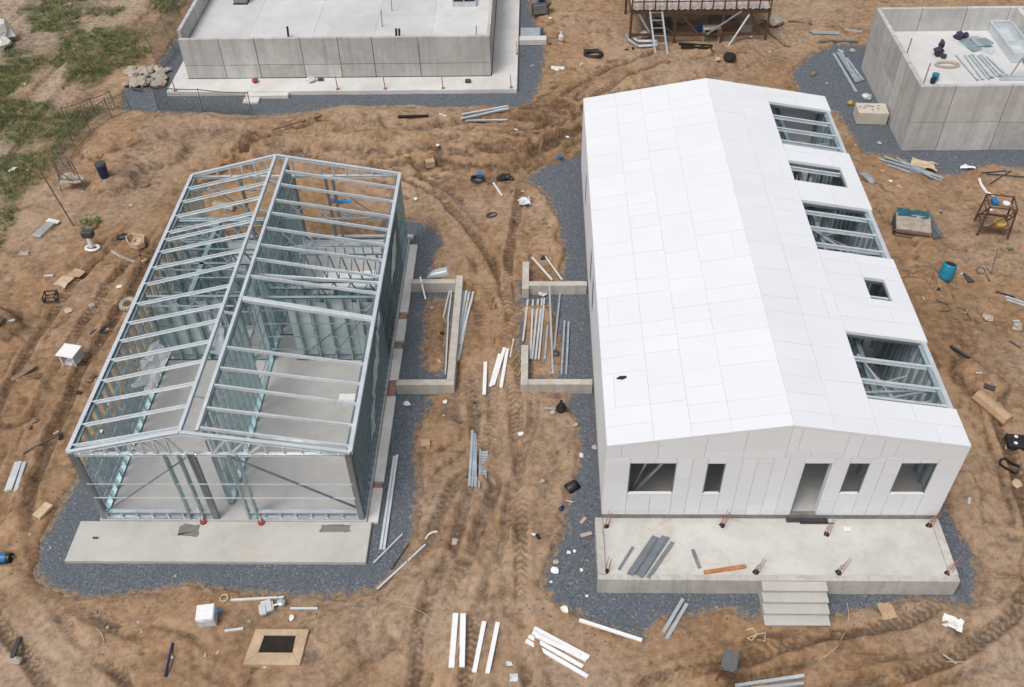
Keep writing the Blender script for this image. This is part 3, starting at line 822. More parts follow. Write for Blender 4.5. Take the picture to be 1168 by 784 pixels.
for yt, xa, xb in ((22.3, AX0 + .2, AM2 - .1), (23.7, AX0 + .2, AM2 - .1), (24.9, AX0 + .2, AM2 - .1), (22.1, AM2 + .1, AX1 - .1)):
    tr = MB().cbeam((xa, yt, AE - .12), (xb, yt, AE - .12), .06, .05).cbeam((xa, yt, 2.25), (xb, yt, 2.25), .06, .05)
    xs = np.linspace(xa + .05, xb - .05, 14)
    for i in range(13): tr.cbeam((xs[i], yt, 2.27 if i % 2 else AE - .14), (xs[i + 1], yt, AE - .14 if i % 2 else 2.27), .03, .05, (0, 1, 0))
    part(tr, 'truss', 'galv_teal', A)
part(MB().beam((-7.6, 21.38, .3), (AX1 - .2, 21.38, 2.7), .01, .06, (0, 1, 0)).beam((-6.6, 21.37, .25), (AX1 - .2, 21.37, 2.6), .01, .06, (0, 1, 0)), 'brace', 'galv_dark', A)
if extra.f:
    xo = part(extra, 'stud', 'galv_teal', A); xo['kind'] = 'stuff'
# torn foil on the outside of the side wall
rg = random.Random(9)
for (ya, yb, za, zb) in ((18.4, 20.4, 1.5, 2.5), (19.3, 20.9, 2.0, 2.8), (17.4, 18.7, .9, 1.7), (23.4, 25.2, 1.6, 2.6)):
    fo = MB(); n = 9
    for k in range(n + 1):
        y = ya + (yb - ya) * k / n; mid = 1 - abs(k / n - .5) * 1.4
        zc = (za + zb) / 2 + (k / n - .5) * .6; hw = (zb - za) / 2 * mid * rg.uniform(.5, 1.1)
        fo.v += [(AX1 + .03 + rg.uniform(0, .05), y, zc - hw), (AX1 + .03 + rg.uniform(0, .05), y, zc + hw)]
    for k in range(n): fo.f.append((2 * k, 2 * k + 2, 2 * k + 3, 2 * k + 1))
    part(fo, 'foil', 'foil', A)

# things lying in and around the frame house
def board3(p, q, w, t, mat, name, label, cat, group=None, up=(0, 0, 1), kind='beam', bevel=0):
    p, q = Vector(p), Vector(q); c = (p + q) / 2
    mb = MB()
    if kind == 'beam': mb.beam(p - c, q - c, w, t, up)
    elif kind == 'c': mb.cbeam(p - c, q - c, w, t, up, .006)
    else: mb.tube(p - c, q - c, w / 2, 8)
    o = mb.build(name, mat, bevel=bevel); o.location = c
    return tag(o, label, cat, group)
board3((-11.7, 25.25, AZ), (-11.88, 26.6, 2.1), .26, .03, 'white', 'board', 'tall white board leaning on the back end of the stud wall', 'board', up=(1, 0, .2))
o = MB().sheet(.7, 1.7, 5, 8, .10, 4, .14)  .build('plastic_sheet', 'white'); o.location = (-11.62, 19.75, 1.5); o.rotation_euler = (0, R(55), R(0)); tag(o, 'crumpled white plastic sheet hung on the side stud wall', 'plastic sheet')
o = MB().sheet(.4, 2.0, 4, 8, .06, 5, .1).build('plastic_sheet', 'clear'); o.location = (-10.0, 21.36, 1.3); o.rotation_euler = (R(80), 0, R(20)); tag(o, 'narrow pale plastic strip hanging on the inner partition of the frame house', 'plastic sheet')
o = MB().box(-.35, .35, -.14, .14, 0, .06).box(-.33, .34, -.13, .12, .06, .1).build('board_stack', 'white', bevel=.01); o.location = (*P(400, 455, AZ), AZ); tag(o, 'small white board lying on the concrete floor inside the frame house', 'board')
for k, (x, y, rz, w_, d_, m_, lb) in enumerate(((-11.0, 24.6, 10, .9, 1.3, 'white', 'white sheet lying on the floor of the far left room of the frame house'), (-9.9, 22.2, -8, .8, 1.2, 'offwhite', 'off white board lying on the floor of the middle left room of the frame house'), (-6.6, 25.3, 4, 1.8, .9, 'white', 'wide white sheet lying on the floor of the far right room of the frame house'))):
    o = MB().box(-w_ / 2, w_ / 2, -d_ / 2, d_ / 2, 0, .03).box(-w_ / 2 + .05, w_ / 2 + .02, -d_ / 2 + .04, d_ / 2 - .02, .03, .055).build('board_stack', m_); o.location = (x, y, AZ); o.rotation_euler.z = R(rz); tag(o, lb, 'board')
for (px, py, mat, lb) in ((232, 596, 'red', 'red and white reel of tape by the middle post of the frame house'), (298, 597, 'red', 'red and white reel of tape beside the door post of the frame house')):
    x, y = P(px, py, .13)
    t = empty('tape_reel', (x, y, .12), lb, 'tape', 'tape reels on the front slab')
    lpart(MB().lathe([(.02, 0), (.085, 0), (.09, .04), (.085, .08), (.02, .08)], 14), 'reel', mat, t)
    lpart(MB().path([(.0, 0, .1), (-.05, .12, .2), (-.14, .2, .42)], .012), 'tape_end', 'white', t)
o = MB().box(-.07, .07, -.025, .025, 0, .03).build('block', 'char'); o.location = (*P(109, 614, .12), .12); tag(o, 'tiny dark block lying on the front slab of the frame house', 'block')

# ------------------------------------------------------------------ white panel house
BX0, BX1, BY0, BY1, BZ, BE, BR, BM = 1.675, 10.505, 15.043, 31.563, .75, 3.598, 4.374, 6.089
K = (BR - BE) / (BX1 - BM)
def broof(x): return BR - abs(x - BM) * K
B = empty('panel_house', (BX0, BY0, 0), 'long white house clad all over in white panels, with five openings in its roof', 'house')
TH = .10
def slope_cell(mb, x0, x1, y0, y1, g=.0032, jit=None):
    d = jit.uniform(-.003, .004) if jit else 0
    def slab_(a, b, c, e, lo, hi):
        mb.quadbox([(a, c, broof(a) + lo), (b, c, broof(b) + lo), (b, e, broof(b) + lo), (a, e, broof(a) + lo), (a, c, broof(a) + hi), (b, c, broof(b) + hi), (b, e, broof(b) + hi), (a, e, broof(a) + hi)])
    slab_(x0 + .001, x1 - .001, y0 + .001, y1 - .001, -TH, -.012)
    slab_(x0 + g, x1 - g, y0 + g, y1 - g, -.03, d)
rg = random.Random(21)
def rows(y0, y1, off=0., merge=.22):
    out = [y0]; y = y0 + .6 - off
    while y < y1 - .3:
        if y - out[-1] > .15 and (rg.random() > merge or y - out[-1] > 1.0): out.append(y)
        y += .6
    return out + [y1]
ro = MB()
def strip(mb, x0, x1, ra):
    for a, b in zip(ra[:-1], ra[1:]):
        if b - a > .85 and rg.random() < .22 and x1 - x0 > 1.0:
            xm = x0 + (x1 - x0) * rg.choice((.25, .3, .7)); slope_cell(mb, x0, xm, a, b, jit=rg); slope_cell(mb, xm, x1, a, b, jit=rg)
        else: slope_cell(mb, x0, x1, a, b, jit=rg)
cl = [BX0, 2.82, 3.72, 4.67, BM]
for x0, x1 in zip(cl[:-1], cl[1:]): strip(ro, x0, x1, rows(BY0, BY1, rg.choice((0, .3, .2)), .3))
strip(ro, BM, 7.12, rows(BY0, BY1, .1, .05)); strip(ro, 7.12, 8.21, rows(BY0, BY1, .1, .12))
OPEN = [(8.21, 10.33, 27.80, 30.55), (8.21, 9.98, 25.68, 26.84), (8.21, 10.33, 22.18, 24.62), (9.32, 9.94, 20.2, 21.14), (8.21, 10.33, 16.25, 18.69)]
yb = BY0
def fill(ya, yb):
    if yb - ya < .02: return
    rr_ = rows(ya, yb) if yb - ya > .9 else [ya, yb]
    for a, b in zip(rr_[:-1], rr_[1:]):
        xm = rg.choice((9.3, 9.75, 9.32)); slope_cell(ro, 8.21, xm, a, b, jit=rg); slope_cell(ro, xm, BX1, a, b, jit=rg)
for (x0, x1, y0, y1) in OPEN[::-1]:
    fill(yb, y0)
    if x0 > 8.3: slope_cell(ro, 8.21, x0, y0, y1)
    if x1 < 10.2: slope_cell(ro, x1, BX1, y0, y1)
    yb = y1
fill(yb, BY1)
part(ro, 'roof', 'roofpanel', B)
for (x0, x1, y0, y1) in OPEN:   # bare steel round the openings
    f = MB()
    if x1 > 10.2: f.quadbox([(x1, y0 + .01, broof(x1) - .16), (BX1 - .04, y0 + .01, broof(BX1 - .04) - .16), (BX1 - .04, y1 - .01, broof(BX1 - .04) - .16), (x1, y1 - .01, broof(x1) - .16), (x1, y0 + .01, broof(x1) - .03), (BX1 - .04, y0 + .01, broof(BX1 - .04) - .03), (BX1 - .04, y1 - .01, broof(BX1 - .04) - .03), (x1, y1 - .01, broof(x1) - .03)])
    if f.f: part(f, 'eave_strip', 'galv_bright', B)
    f = MB()
    f.beam((x0, y1 + .0, broof(x0) - TH - .05), (x1, y1 + .0, broof(x1) - TH - .05), .04, .08)
    if x1 > 10.2: part(f, 'roof_opening', 'galv_dark', B); f = MB()
    f.beam((x0, y0 + .0, broof(x0) - TH - .05), (x1, y0 + .0, broof(x1) - TH - .05), .04, .08)
    if x1 < 10.2: f.beam((x1 + .0, y0, broof(x1) - TH - .05), (x1 + .0, y1, broof(x1) - TH - .05), .04, .08)
    part(f, 'roof_opening', 'galv_dark', B)
    if y1 - y0 > 1:
        rz_ = random.Random(int(y0 * 10)); w_ = MB()
        for q_ in range(11):
            ya, yb_ = rz_.uniform(y0, y1), rz_.uniform(y0, y1); xa = rz_.uniform(x0 - .3, x0 + .8); xb = rz_.uniform(x0 + .9, x1)
            w_.beam((xa, ya, rz_.uniform(2.2, 3.3)), (xb, ya + (yb_ - ya) * .4, rz_.uniform(2.3, 3.2)), .035, .04)
        part(w_, 'truss_web', 'galv', B)
# front wall of panels
wx = [BX0, 2.29, 2.9, 3.46, 3.85, 4.23, 4.68, 5.08, 5.45, 5.85, 6.23, 6.61, 7.35, 7.73, 8.24, 8.6, 9.01, 9.45, 9.9, BX1]
WIN = [(2.29, 3.46, 1.65, 2.91), (4.23, 4.68, 1.65, 2.90), (7.73, 8.24, 1.66, 2.92), (9.01, 9.90, 1.66, 2.93)]
DOOR = (6.61, 7.35, .75, 2.92)
fr = MB(); g = .0055
def fcell(x0, x1, z0, z1, gab=False):
    y0, y1 = BY0 + rg.uniform(0, .005), BY0 + .07
    a, b = x0 + g, x1 - g
    if gab:
        za, zb = broof(a) - TH - .006, broof(b) - TH - .006
    else: za = zb = z1 - g
    fr.quadbox([(a, y0, z0 + g), (b, y0, z0 + g), (b, y1, z0 + g), (a, y1, z0 + g), (a, y0, za), (b, y0, zb), (b, y1, zb), (a, y1, za)])
    a, b, e = x0 + .001, x1 - .001, .0045
    fr.quadbox([(a, BY0 + .022, z0 + .001), (b, BY0 + .022, z0 + .001), (b, y1 - .004, z0 + .001), (a, y1 - .004, z0 + .001), (a, BY0 + .022, za + e), (b, BY0 + .022, zb + e), (b, y1 - .004, zb + e), (a, y1 - .004, za + e)])
for x0, x1 in zip(wx[:-1], wx[1:]):
    if DOOR[0] - .01 < x0 and x1 < DOOR[1] + .01: spans = [(2.92, 3.12)]
    else:
        w = [q for q in WIN if q[0] - .01 < x0 and x1 < q[1] + .01]
        if w: spans = [(.75, 1.65), (w[0][3], 3.12)]
        else:
            zz = rg.choice(([.75, 1.5, 2.3, 3.12], [.75, 1.65, 2.45, 3.12], [.75, 1.9, 3.12], [.75, 1.45, 2.6, 3.12], [.75, 1.2, 2.1, 2.9, 3.12]))
            spans = list(zip(zz[:-1], zz[1:]))
    for z0, z1 in spans: fcell(x0, x1, z0, z1)
gx_ = [BX0, 2.05, 2.95, 4.1, 5.05, BM]
for x0, x1 in zip(gx_[:-1], gx_[1:]):
    fcell(x0, x1, 3.12, 3.4 if x0 > 4 else 0, gab=x0 < 4)
for x0, x1 in ((4.1, 5.05), (5.05, BM), (BM, 6.35), (6.35, 7.5)): fcell(x0, x1, 3.4, 0, gab=True)
for x0, x1 in ((BM, 6.7), (6.7, 7.5)): fcell(x0, x1, 3.12, 3.4)
for x0, x1 in ((7.5, 7.86), (7.86, 8.4), (8.4, 8.75), (8.75, 10.5)): fcell(x0, x1, 3.12, 0, gab=True)
part(fr, 'front_wall', 'wallpanel', B)
# frames and jambs
for (x0, x1, z0, z1) in WIN:
    f = MB().box(x0 + .001, x0 + .025, BY0 + .02, BY0 + .11, z0 + .02, z1 - .03).box(x1 - .025, x1 - .001, BY0 + .02, BY0 + .11, z0 + .02, z1 - .03).box(x0 + .001, x1 - .001, BY0 + .02, BY0 + .11, z1 - .028, z1 - .001)
    w = part(f, 'window', 'galv_dark', B)
    s = MB().box(x0 + .004, x1 - .004, BY0 - .008, BY0 + .075, z0 - .004, z0 + .016)
    o = parent_loc(B); s.v = [tuple(Vector(p) - o) for p in s.v]
    sb = s.build('sill', 'white'); sb.parent = w
f = MB().box(DOOR[0] - .0, DOOR[0] + .03, BY0 + .02, BY0 + .2, BZ + .01, 2.90).box(DOOR[1] - .03, DOOR[1], BY0 + .02, BY0 + .2, BZ + .01, 2.90).box(DOOR[0], DOOR[1], BY0 + .02, BY0 + .2, 2.902, 2.92)
part(f, 'doorway', 'wallpanel', B)
part(MB().box(DOOR[0] - .05, DOOR[1] + .3, BY0 - .12, BY0 - .02, .585, .63).box(DOOR[0] + .3, DOOR[1] + .45, BY0 - .17, BY0 - .13, .585, .60), 'threshold', 'char', B)
# side walls (opening list in y, z)
def side(x0, x1, wins, seed):
    mb = MB(); ys = sorted({BY0 + .13, BY1 - .13} | {v for w in wins for v in w[:2]})
    cuts = []
    for a, b in zip(ys[:-1], ys[1:]):
        n = max(1, int(round((b - a) / 1.2)))
        for i in range(n):
            ya, yb_ = a + (b - a) * i / n, a + (b - a) * (i + 1) / n
            w = [q for q in wins if q[0] - .01 < ya and yb_ < q[1] + .01]
            for z0, z1 in ([(BZ, w[0][2]), (w[0][3], 3.48)] if w else [(BZ, 2.1), (2.1, 3.48)]):
                mb.box(x0, x1, ya + g, yb_ - g, z0 + g, z1 - g)
    part(mb, 'side_wall', 'wallpanel', B)
lwin = []
for pa, pb in (((664.5, 236), (664.5, 203)), ((672.5, 326), (672.5, 298)), ((674.5, 359), (674.5, 334))):
    ya = P(*pa, 1.6)[1]; yb_ = P(*pb, 2.75)[1]
    lwin.append((ya, max(yb_, ya + .5), 1.55, 2.8))
lwin.sort()
for ya, yb_, za, zb in lwin: part(MB().box(BX0 + .004, BX0 + .03, ya + .02, yb_ - .02, za + .02, zb - .02), 'interior_shade_panel', 'char', B)  # added dark panel stands in for the shade inside each window opening
side(BX0, BX0 + .12, lwin, 1); side(BX1 - .12, BX1, [], 2)
bk = MB()
for a, b in zip(wx[:-1:2], wx[2::2] + [BX1]):
    if b > a: bk.quadbox([(a, BY1 - .12, BZ), (b, BY1 - .12, BZ), (b, BY1, BZ), (a, BY1, BZ), (a, BY1 - .12, broof(a) - .11), (b, BY1 - .12, broof(b) - .11), (b, BY1, broof(b) - .11), (a, BY1, broof(a) - .11)])
part(bk, 'back_wall', 'wallpanel', B)
part(MB().box(BX0 + .02, BX1 - .02, BY0 + .03, BY1 - .03, -.2, BZ - .006), 'plinth', 'darkconc', B, .01)
part(MB().box(BX0 - .0, BX0 + .02, BY0 + .05, BY1 - .05, BZ - .16, BZ - .004), 'base_strip', 'joist', B)
part(MB().box(BX0 + .13, BX1 - .13, BY0 + .13, BY1 - .13, BZ - .005, BZ + .004), 'floor', 'housefloor', B)
# steel inside
n = 0
for y in np.arange(BY0 + .4, BY1, .8):
    if any(abs(y - e) < .12 for o in OPEN for e in o[2:]): y += .2
    part(MB().cbeam((BM, y, BR - TH - .08), (BX1 - .14, y, broof(BX1 - .14) - TH - .08), .075, .12).cbeam((BM, y, BR - TH - .08), (BX0 + .14, y, broof(BX0 + .14) - TH - .08), .075, .12), 'rafter', 'galv_bright', B)
for xs_ in (BX1 - .18, BX0 + .18):
    sw = MB().cbeam((xs_, BY0 + .2, BE - .17), (xs_, BY1 - .2, BE - .17), .1, .08)
    for y in np.arange(BY0 + .3, BY1 - .2, .4): sw.cbeam((xs_, y, BZ), (xs_, y, BE - .21), .05, .09, (1, 0, 0))
    part(sw, 'stud_frame', 'galv_teal', B)
ip = MB()
for x in (8.75,):
    ip.cbeam((x, BY0 + .2, 3.3), (x, BY1 - .3, 3.3), .12, .09)
    for y in np.arange(BY0 + .4, BY1 - .2, .5):
        if 17.2 < y < 18.3 or 23 < y < 24: continue
        ip.cbeam((x, y, BZ), (x, y, 3.28), .05, .09, (1, 0, 0))
for yw in (19.6, 21.8, 25.1, 27.4):
    ip.cbeam((5.6, yw, 3.3), (BX1 - .25, yw, 3.3), .09, .09)
    for x in np.arange(5.6, BX1 - .2, .45): ip.cbeam((x, yw, BZ), (x, yw, 3.28), .05, .09, (0, 1, 0))
part(ip, 'partition', 'galv_teal', B)
for a, b in (((8.3, 16.5, 3.55), (10.2, 17.15, 3.3)), ((2.35, BY0 + .35, .9), (3.5, BY0 + .5, 2.95)), ((2.4, BY0 + .5, .9), (2.95, BY0 + .55, 2.95)), ((8.3, 16.9, 3.5), (10.3, 17.2, 3.25)), ((8.5, 18.2, 3.6), (9.4, 16.4, 3.2)), ((8.3, 22.5, 3.6), (10.2, 22.75, 3.3)), ((8.4, 22.3, 3.5), (10.1, 22.5, 3.3)), ((8.5, 23.9, 3.4), (9.6, 22.4, 3.4)), ((8.3, 28.2, 3.6), (10.2, 29.0, 3.2)), ((8.3, 25.9, 3.4), (9.8, 26.4, 3.2))):
    part(MB().beam(a, b, .06, .05), 'brace', 'galv', B)

# veranda with kerb, steps
VX0, VX1, VY0, VZ = 1.50, 10.55, 13.14, .57
V = part(MB().box(VX0 + .02, VX1 - .02, VY0 + .03, BY0 + .02, -.2, VZ), 'veranda', 'porch', B, .01)
kb = MB().box(VX0, VX0 + .2, VY0 + .16, BY0 - .02, .2, .64).box(VX1 - .2, VX1, VY0 + .16, BY0 - .02, .2, .64)
nseg = 12
for i in range(nseg):
    a, b = VX0 + (VX1 - VX0) * i / nseg, VX0 + (VX1 - VX0) * (i + 1) / nseg
    kb.box(a + .001, b - .001, VY0, VY0 + .155, -.2, .62)
oo = parent_loc(B); kb.v = [tuple(Vector(p) - oo) for p in kb.v]
kbo = kb.build('kerb', concrete('kerb_concrete', (.56, .54, .50), (.41, .395, .36), .5, .15, 2, .1, True), bevel=.008); kbo.parent = V
st = MB()
for i in range(4):
    z = .60 - .145 * i; y1 = VY0 - .005 - .235 * i
    st.box(5.60, 7.22, y1 - .235 - .03, y1 if i == 0 else y1 + .02, z - .05, z).box(5.62, 7.20, y1 - .235, y1, -.1, z - .052)
S = empty('concrete_steps', (6.41, 12.7, 0), 'four grey concrete steps leading up to the veranda of the white house', 'steps')
part(st, 'flight', 'slab', S, .01)

# starter bars of future columns
def starter(x, y, z, h, lean, label, mat='rebar', pit=True):
    t = empty('column_starter', (x, y, z), label, 'rebar', 'rebar starters on the veranda' if pit else 'rebar starters along the big slab')
    rb = MB()
    for i, (dx, dy) in enumerate(((-.05, -.05), (.05, -.05), (.05, .05), (-.05, .05))):
        rb.tube((dx, dy, 0), (dx * .7 + lean[0] * h, dy * .7 + lean[1] * h, h * (1 - .17 * i)), .007, 5)
    lpart(rb, 'bar', mat, t)
    for zz in (.22,):
        if zz < h: lpart(MB().path([(-.05 + lean[0] * zz, -.05 + lean[1] * zz, zz), (.05 + lean[0] * zz, -.05 + lean[1] * zz, zz), (.05 + lean[0] * zz, .05 + lean[1] * zz, zz), (-.05 + lean[0] * zz, .05 + lean[1] * zz, zz), (-.05 + lean[0] * zz, -.05 + lean[1] * zz, zz)], .006, 5), 'stirrup', mat, t)
    if pit:
        pt = MB().lathe([(.0, .004), (.12, .004), (.13, .012)][::1], 10); pt = MB()
        rq = random.Random(int(x * 100)); pts = [(math.cos(2 * math.pi * k / 11) * rq.uniform(.06, .105), math.sin(2 * math.pi * k / 11) * rq.uniform(.06, .1)) for k in range(11)]
        lpart(pt.prism(pts, -.01, .008), 'pocket', 'hole', t)
for (px, py, lean, lb) in ((692, 600, (.1, .1), 'rust red rebar starter at the left end of the veranda by the house wall'), (824, 599, (.15, .1), 'rust red rebar starter by the house wall below the narrow window'), (943, 609, (.15, .15), 'rust red rebar starter standing right of the doorway'), (1060, 599, (.25, .1), 'rust red rebar starter at the right end of the veranda by the house wall'),
                           (692, 656, (.1, .05), 'rust red rebar starter at the left front corner of the veranda'), (863, 655, (.2, .05), 'rust red rebar starter at the front kerb just left of the steps'), (957, 655, (.3, .1), 'rust red rebar starter at the front kerb just right of the steps'), (1082, 655, (.3, .2), 'rust red rebar starter at the right front corner of the veranda')):
    z = VZ if py < 640 else .60
    x, y = P(px, py, VZ + .02); starter(x, max(y, VY0 + .27), VZ, .68, lean, lb)

def onz(p1, p2, z): return Vector((*P(*p1, z), z)), Vector((*P(*p2, z), z))
gb = 'grey steel profiles bundled on the veranda'
for i, (a, b) in enumerate((((746, 612), (717, 655)), ((751, 614), (722, 656)), ((757, 612), (727, 657)), ((762, 613), (732, 658)), ((767, 619), (739, 660)), ((749, 613), (720, 656)), ((759, 613), (731, 658)))):
    z = VZ + (.035 if i < 5 else .085)
    p, q = onz(a, b, z)
    board3(p, q, .09, .06 if i < 5 else .03, 'sheet', 'metal_profile', 'grey steel profile in the bundle on the veranda', 'profile', gb, kind='c')
p, q = onz((722, 624), (706, 650), VZ + .02); board3(p, q, .07, .03, 'galv_dark', 'metal_profile', 'single thin grey profile left of the bundle on the veranda', 'profile')
p, q = onz((790, 627), (798, 648), VZ + .02); board3(p, q, .09, .03, 'sheet', 'metal_profile', 'short dark grey profile right of the bundle on the veranda', 'profile')
p, q = onz((803, 653), (851, 646), VZ + .03); board3(p, q, .10, .05, 'orange_timber', 'timber_plank', 'orange brown timber plank lying on the veranda', 'plank', bevel=.006)
o = MB().sheet(.22, .14, 3, 3, .02, 3).build('paper_scrap', 'paper'); o.location = (*P(966, 604, VZ), VZ); tag(o, 'small printed paper scrap on the veranda right of the doorway', 'paper')
o = MB().path([(.06 * math.cos(a) * 1.5, .1 * math.sin(a), .02) for a in np.linspace(0, 5.6, 10)], .015).build('wire_loop', 'clear'); o.location = (*P(772, 622, VZ), VZ); tag(o, 'small pale wire loop beside the profile bundle on the veranda', 'wire')

# ------------------------------------------------------------------ low walls between the houses
def lowwall(name, label, segs, z=.42):
    t = empty(name, (*segs[0][:1], segs[0][2], 0), label, 'wall')
    for i, (x0, x1, y0, y1) in enumerate(segs):
        part(MB().box(x0, x1, y0, y1, -.2, z - .003 * i), 'wall_section', 'lowwall', t, .012)
lowwall('low_wall', 'low concrete wall enclosing a bay beside the frame house', [(-4.39, -2.84, 24.86, 25.08), (-2.835, -2.60, 20.32, 25.28), (-4.39, -2.60, 20.08, 20.315)])
lowwall('low_wall', 'broken low concrete wall enclosing a bay beside the white house', [(-.315, 1.66, 24.72, 24.95), (-.55, -.32, 24.55, 26.0), (-.315, 1.66, 20.10, 20.33), (-.55, -.32, 20.10, 21.83)])

# ------------------------------------------------------------------ sticks lying on the ground
def lay(p1, p2, w, t, mat, name, label, cat, group=None, kind='beam', lift=0):
    a, b = G(*p1), G(*p2)
    a.z += t / 2 + lift + .01; b.z += t / 2 + lift + .01
    c = (a + b) / 2
    cz = ground_z(c.x, c.y) + t / 2 + lift
    if c.z < cz: d = cz - c.z; a.z += d; b.z += d
    return board3(a, b, w, t, mat, name, label, cat, group, kind=kind)
def C4(x0, y0, s): return lambda x, y: (x / s + x0, y / s + y0)
def many(conv, lines, w, t, mat, name, label, cat, group, kind='c', zs=None):
    for i, (x1, y1, x2, y2) in enumerate(lines):
        lay(conv(x1, y1), conv(x2, y2), w, t, mat, name, label, cat, group, kind, 0 if zs is None else zs[i])
I = lambda x, y: (x, y)
c1 = C4(560, 584, 3.893); c2 = C4(430, 280, 4.326); c3 = C4(868, 180, 3.893); c4 = C4(868, 0, 3.893); c5 = C4(300, 0, 3.893); c6 = C4(0, 360, 3.893); c7 = C4(0, 180, 3.893); c8 = C4(280, 584, 3.893); c9 = C4(820, 584, 3.356); cA = C4(0, 584, 3.893); cB = C4(580, 0, 3.893); cC = C4(928, 360, 4.867); cD = C4(1018, 460, 3.567); cE = C4(430, 180, 4.326); cF = C4(430, 440, 4.326); cG = C4(230, 470, 4.326)
for a, b, w, lb in (((520, 701), (515, 763), .14, 'leftmost of the four white planks lying apart in the foreground dirt'), ((528.5, 702), (527, 763), .14, 'second of four white planks in the foreground, close beside the leftmost'), ((552.5, 710), (541, 768), .11, 'third white plank from the left in the foreground dirt'), ((568, 711), (556, 769), .11, 'rightmost of the four white planks lying apart in the foreground dirt')):
    lay(a, b, w, .05, 'white', 'white_plank', lb, 'plank', 'white planks in the foreground')
many(c1, [(192, 520, 436, 650), (185, 540, 424, 664), (168, 556, 408, 692), (156, 576, 430, 736), (200, 558, 396, 646)], .10, .05, 'white', 'white_plank', 'white plank in the pile left of the long white pole', 'plank', 'pile of white planks in the foreground', 'beam', [0, .02, 0, 0, .05])
lay(c1(392, 484), c1(670, 574), .09, .05, 'white', 'white_pole', 'single long white pole lying across the gravel edge below the veranda', 'pole')
many(c1, [(853, 390, 764, 540), (870, 412, 778, 570)], .09, .05, 'galv', 'metal_profile', 'pale steel profile on the gravel left of the concrete steps', 'profile', 'pair of profiles by the steps')
many(cF, [(472, 236, 456, 510), (482, 244, 470, 510), (488, 250, 486, 508)], .07, .05, 'galv', 'metal_profile', 'long steel profile in the group lying in the middle of the track', 'profile', 'profiles in the middle of the track')
many(cF, [(510, 315, 504, 508)], .05, .04, 'galv', 'metal_profile', 'slim short steel profile next to the perforated tray', 'profile', None)
a, b = G(*cF(530, 342)), G(*cF(520, 508)); c = (a + b) / 2
t = empty('cable_tray', c + Vector((0, 0, .06)), 'perforated galvanised cable tray lying in the middle of the track', 'tray')
L = (a - b).length; d = (a - b).normalized(); t.rotation_euler.z = math.atan2(d.y, d.x)
tm = MB().box(-L / 2, L / 2, -.11, -.10, .01, .06).box(-L / 2, L / 2, .10, .11, .01, .06)
k = 0
while k * .1 < L: tm.box(-L / 2 + k * .1, -L / 2 + k * .1 + .065, -.098, .098, .012, .02); k += 1
for y in (-.06, 0, .06): tm.box(-L / 2, L / 2, y - .012, y + .012, .0215, .024)
lpart(tm, 'tray', 'galv', t)
many(c2, [(536, 580, 529, 740)], .11, .05, 'white', 'white_plank', 'single white plank lying left of the three tilted ones on the track', 'plank', None, 'beam')
many(c2, [(606, 545, 560, 705), (630, 515, 574, 698), (644, 515, 612, 705)], .10, .05, 'white', 'white_plank', 'tilted white plank of the three on the track beside the pen', 'plank', 'three white planks on the track', 'beam')
many(c2, [(745, 280, 720, 485), (770, 280, 757, 570), (795, 275, 766, 570), (815, 270, 782, 570), (826, 270, 798, 572)], .06, .05, 'galv_pale', 'metal_profile', 'pale steel profile in the parallel row inside the right hand walled bay', 'profile', 'row of profiles in the right hand bay')
many(c2, [(905, 225, 874, 520), (926, 375, 910, 640), (946, 382, 933, 640), (842, 400, 828, 570)], .06, .05, 'galv', 'metal_profile', 'loose steel profile on the gravel beside the white house in the right hand bay', 'profile', 'loose profiles by the white house')
board3((*P(*c2(850, 195), .5), .52), (*P(*c2(868, 636), .06), .06), .06, .05, 'galv', 'metal_profile', 'long steel profile leaning from the far low wall into the right hand bay', 'profile')
board3((*P(*c2(765, 60), .1), .1), (*P(*c2(862, 172), .5), .53), .07, .05, 'offwhite', 'white_pole', 'off white pole leaning on the far side of the right hand low wall', 'pole')
board3((*P(*c2(832, 60), .1), .12), (*P(*c2(912, 172), .5), .53), .05, .04, 'offwhite', 'white_pole', 'thin pole with dark bag end leaning on the right hand low wall', 'pole')
board3((*P(*c2(213, 158), .5), .53), (*P(*c2(240, 268), .03), .04), .05, .04, 'galv_pale', 'metal_profile', 'short profile leaning over the far wall of the left hand bay', 'profile')
many(c2, [(362, 215, 328, 360), (372, 200, 350, 380), (352, 380, 338, 640)], .05, .05, 'galv_pale', 'metal_profile', 'profile lying along the inside of the left hand bay wall', 'profile', 'profiles inside the left hand bay wall')
many(c2, [(428, 232, 388, 540), (455, 238, 394, 545), (476, 240, 400, 580), (442, 236, 390, 530), (462, 300, 410, 500)], .07, .06, 'galv_pale', 'metal_profile', 'pale profile in the bundle outside the left hand bay wall', 'profile', 'profiles outside the left hand bay wall', zs=[0, 0, 0, .06, .06])
many(cG, [(952, 222, 884, 682), (966, 216, 900, 684)], .07, .05, 'galv_pale', 'metal_profile', 'long pale profile of the pair on the gravel right of the frame house', 'profile', 'pair of long profiles on the gravel')
lay(cG(992, 606), cG(850, 748), .04, .04, 'galv_pale', 'metal_rod', 'thin short rod on the gravel at the right corner of the front slab', 'rod')
lay(cG(1020, 655), cG(935, 778), .03, .03, 'char', 'metal_rod', 'thin dark rod on the gravel between two pale rods', 'rod')
lay(c8(800, 150), c8(586, 348), .05, .04, 'galv_pale', 'metal_rod', 'long pale rod crossing the gravel edge in front of the frame house', 'rod')
o = MB().path([(-.15, -.14, .03), (-.08, .0, .04), (.03, .08, .04), (.16, .11, .03)], .03).build('pipe_bend', 'offwhite'); o.location = G(492, 611); tag(o, 'short bent white pipe piece on dirt near the long rod', 'pipe')
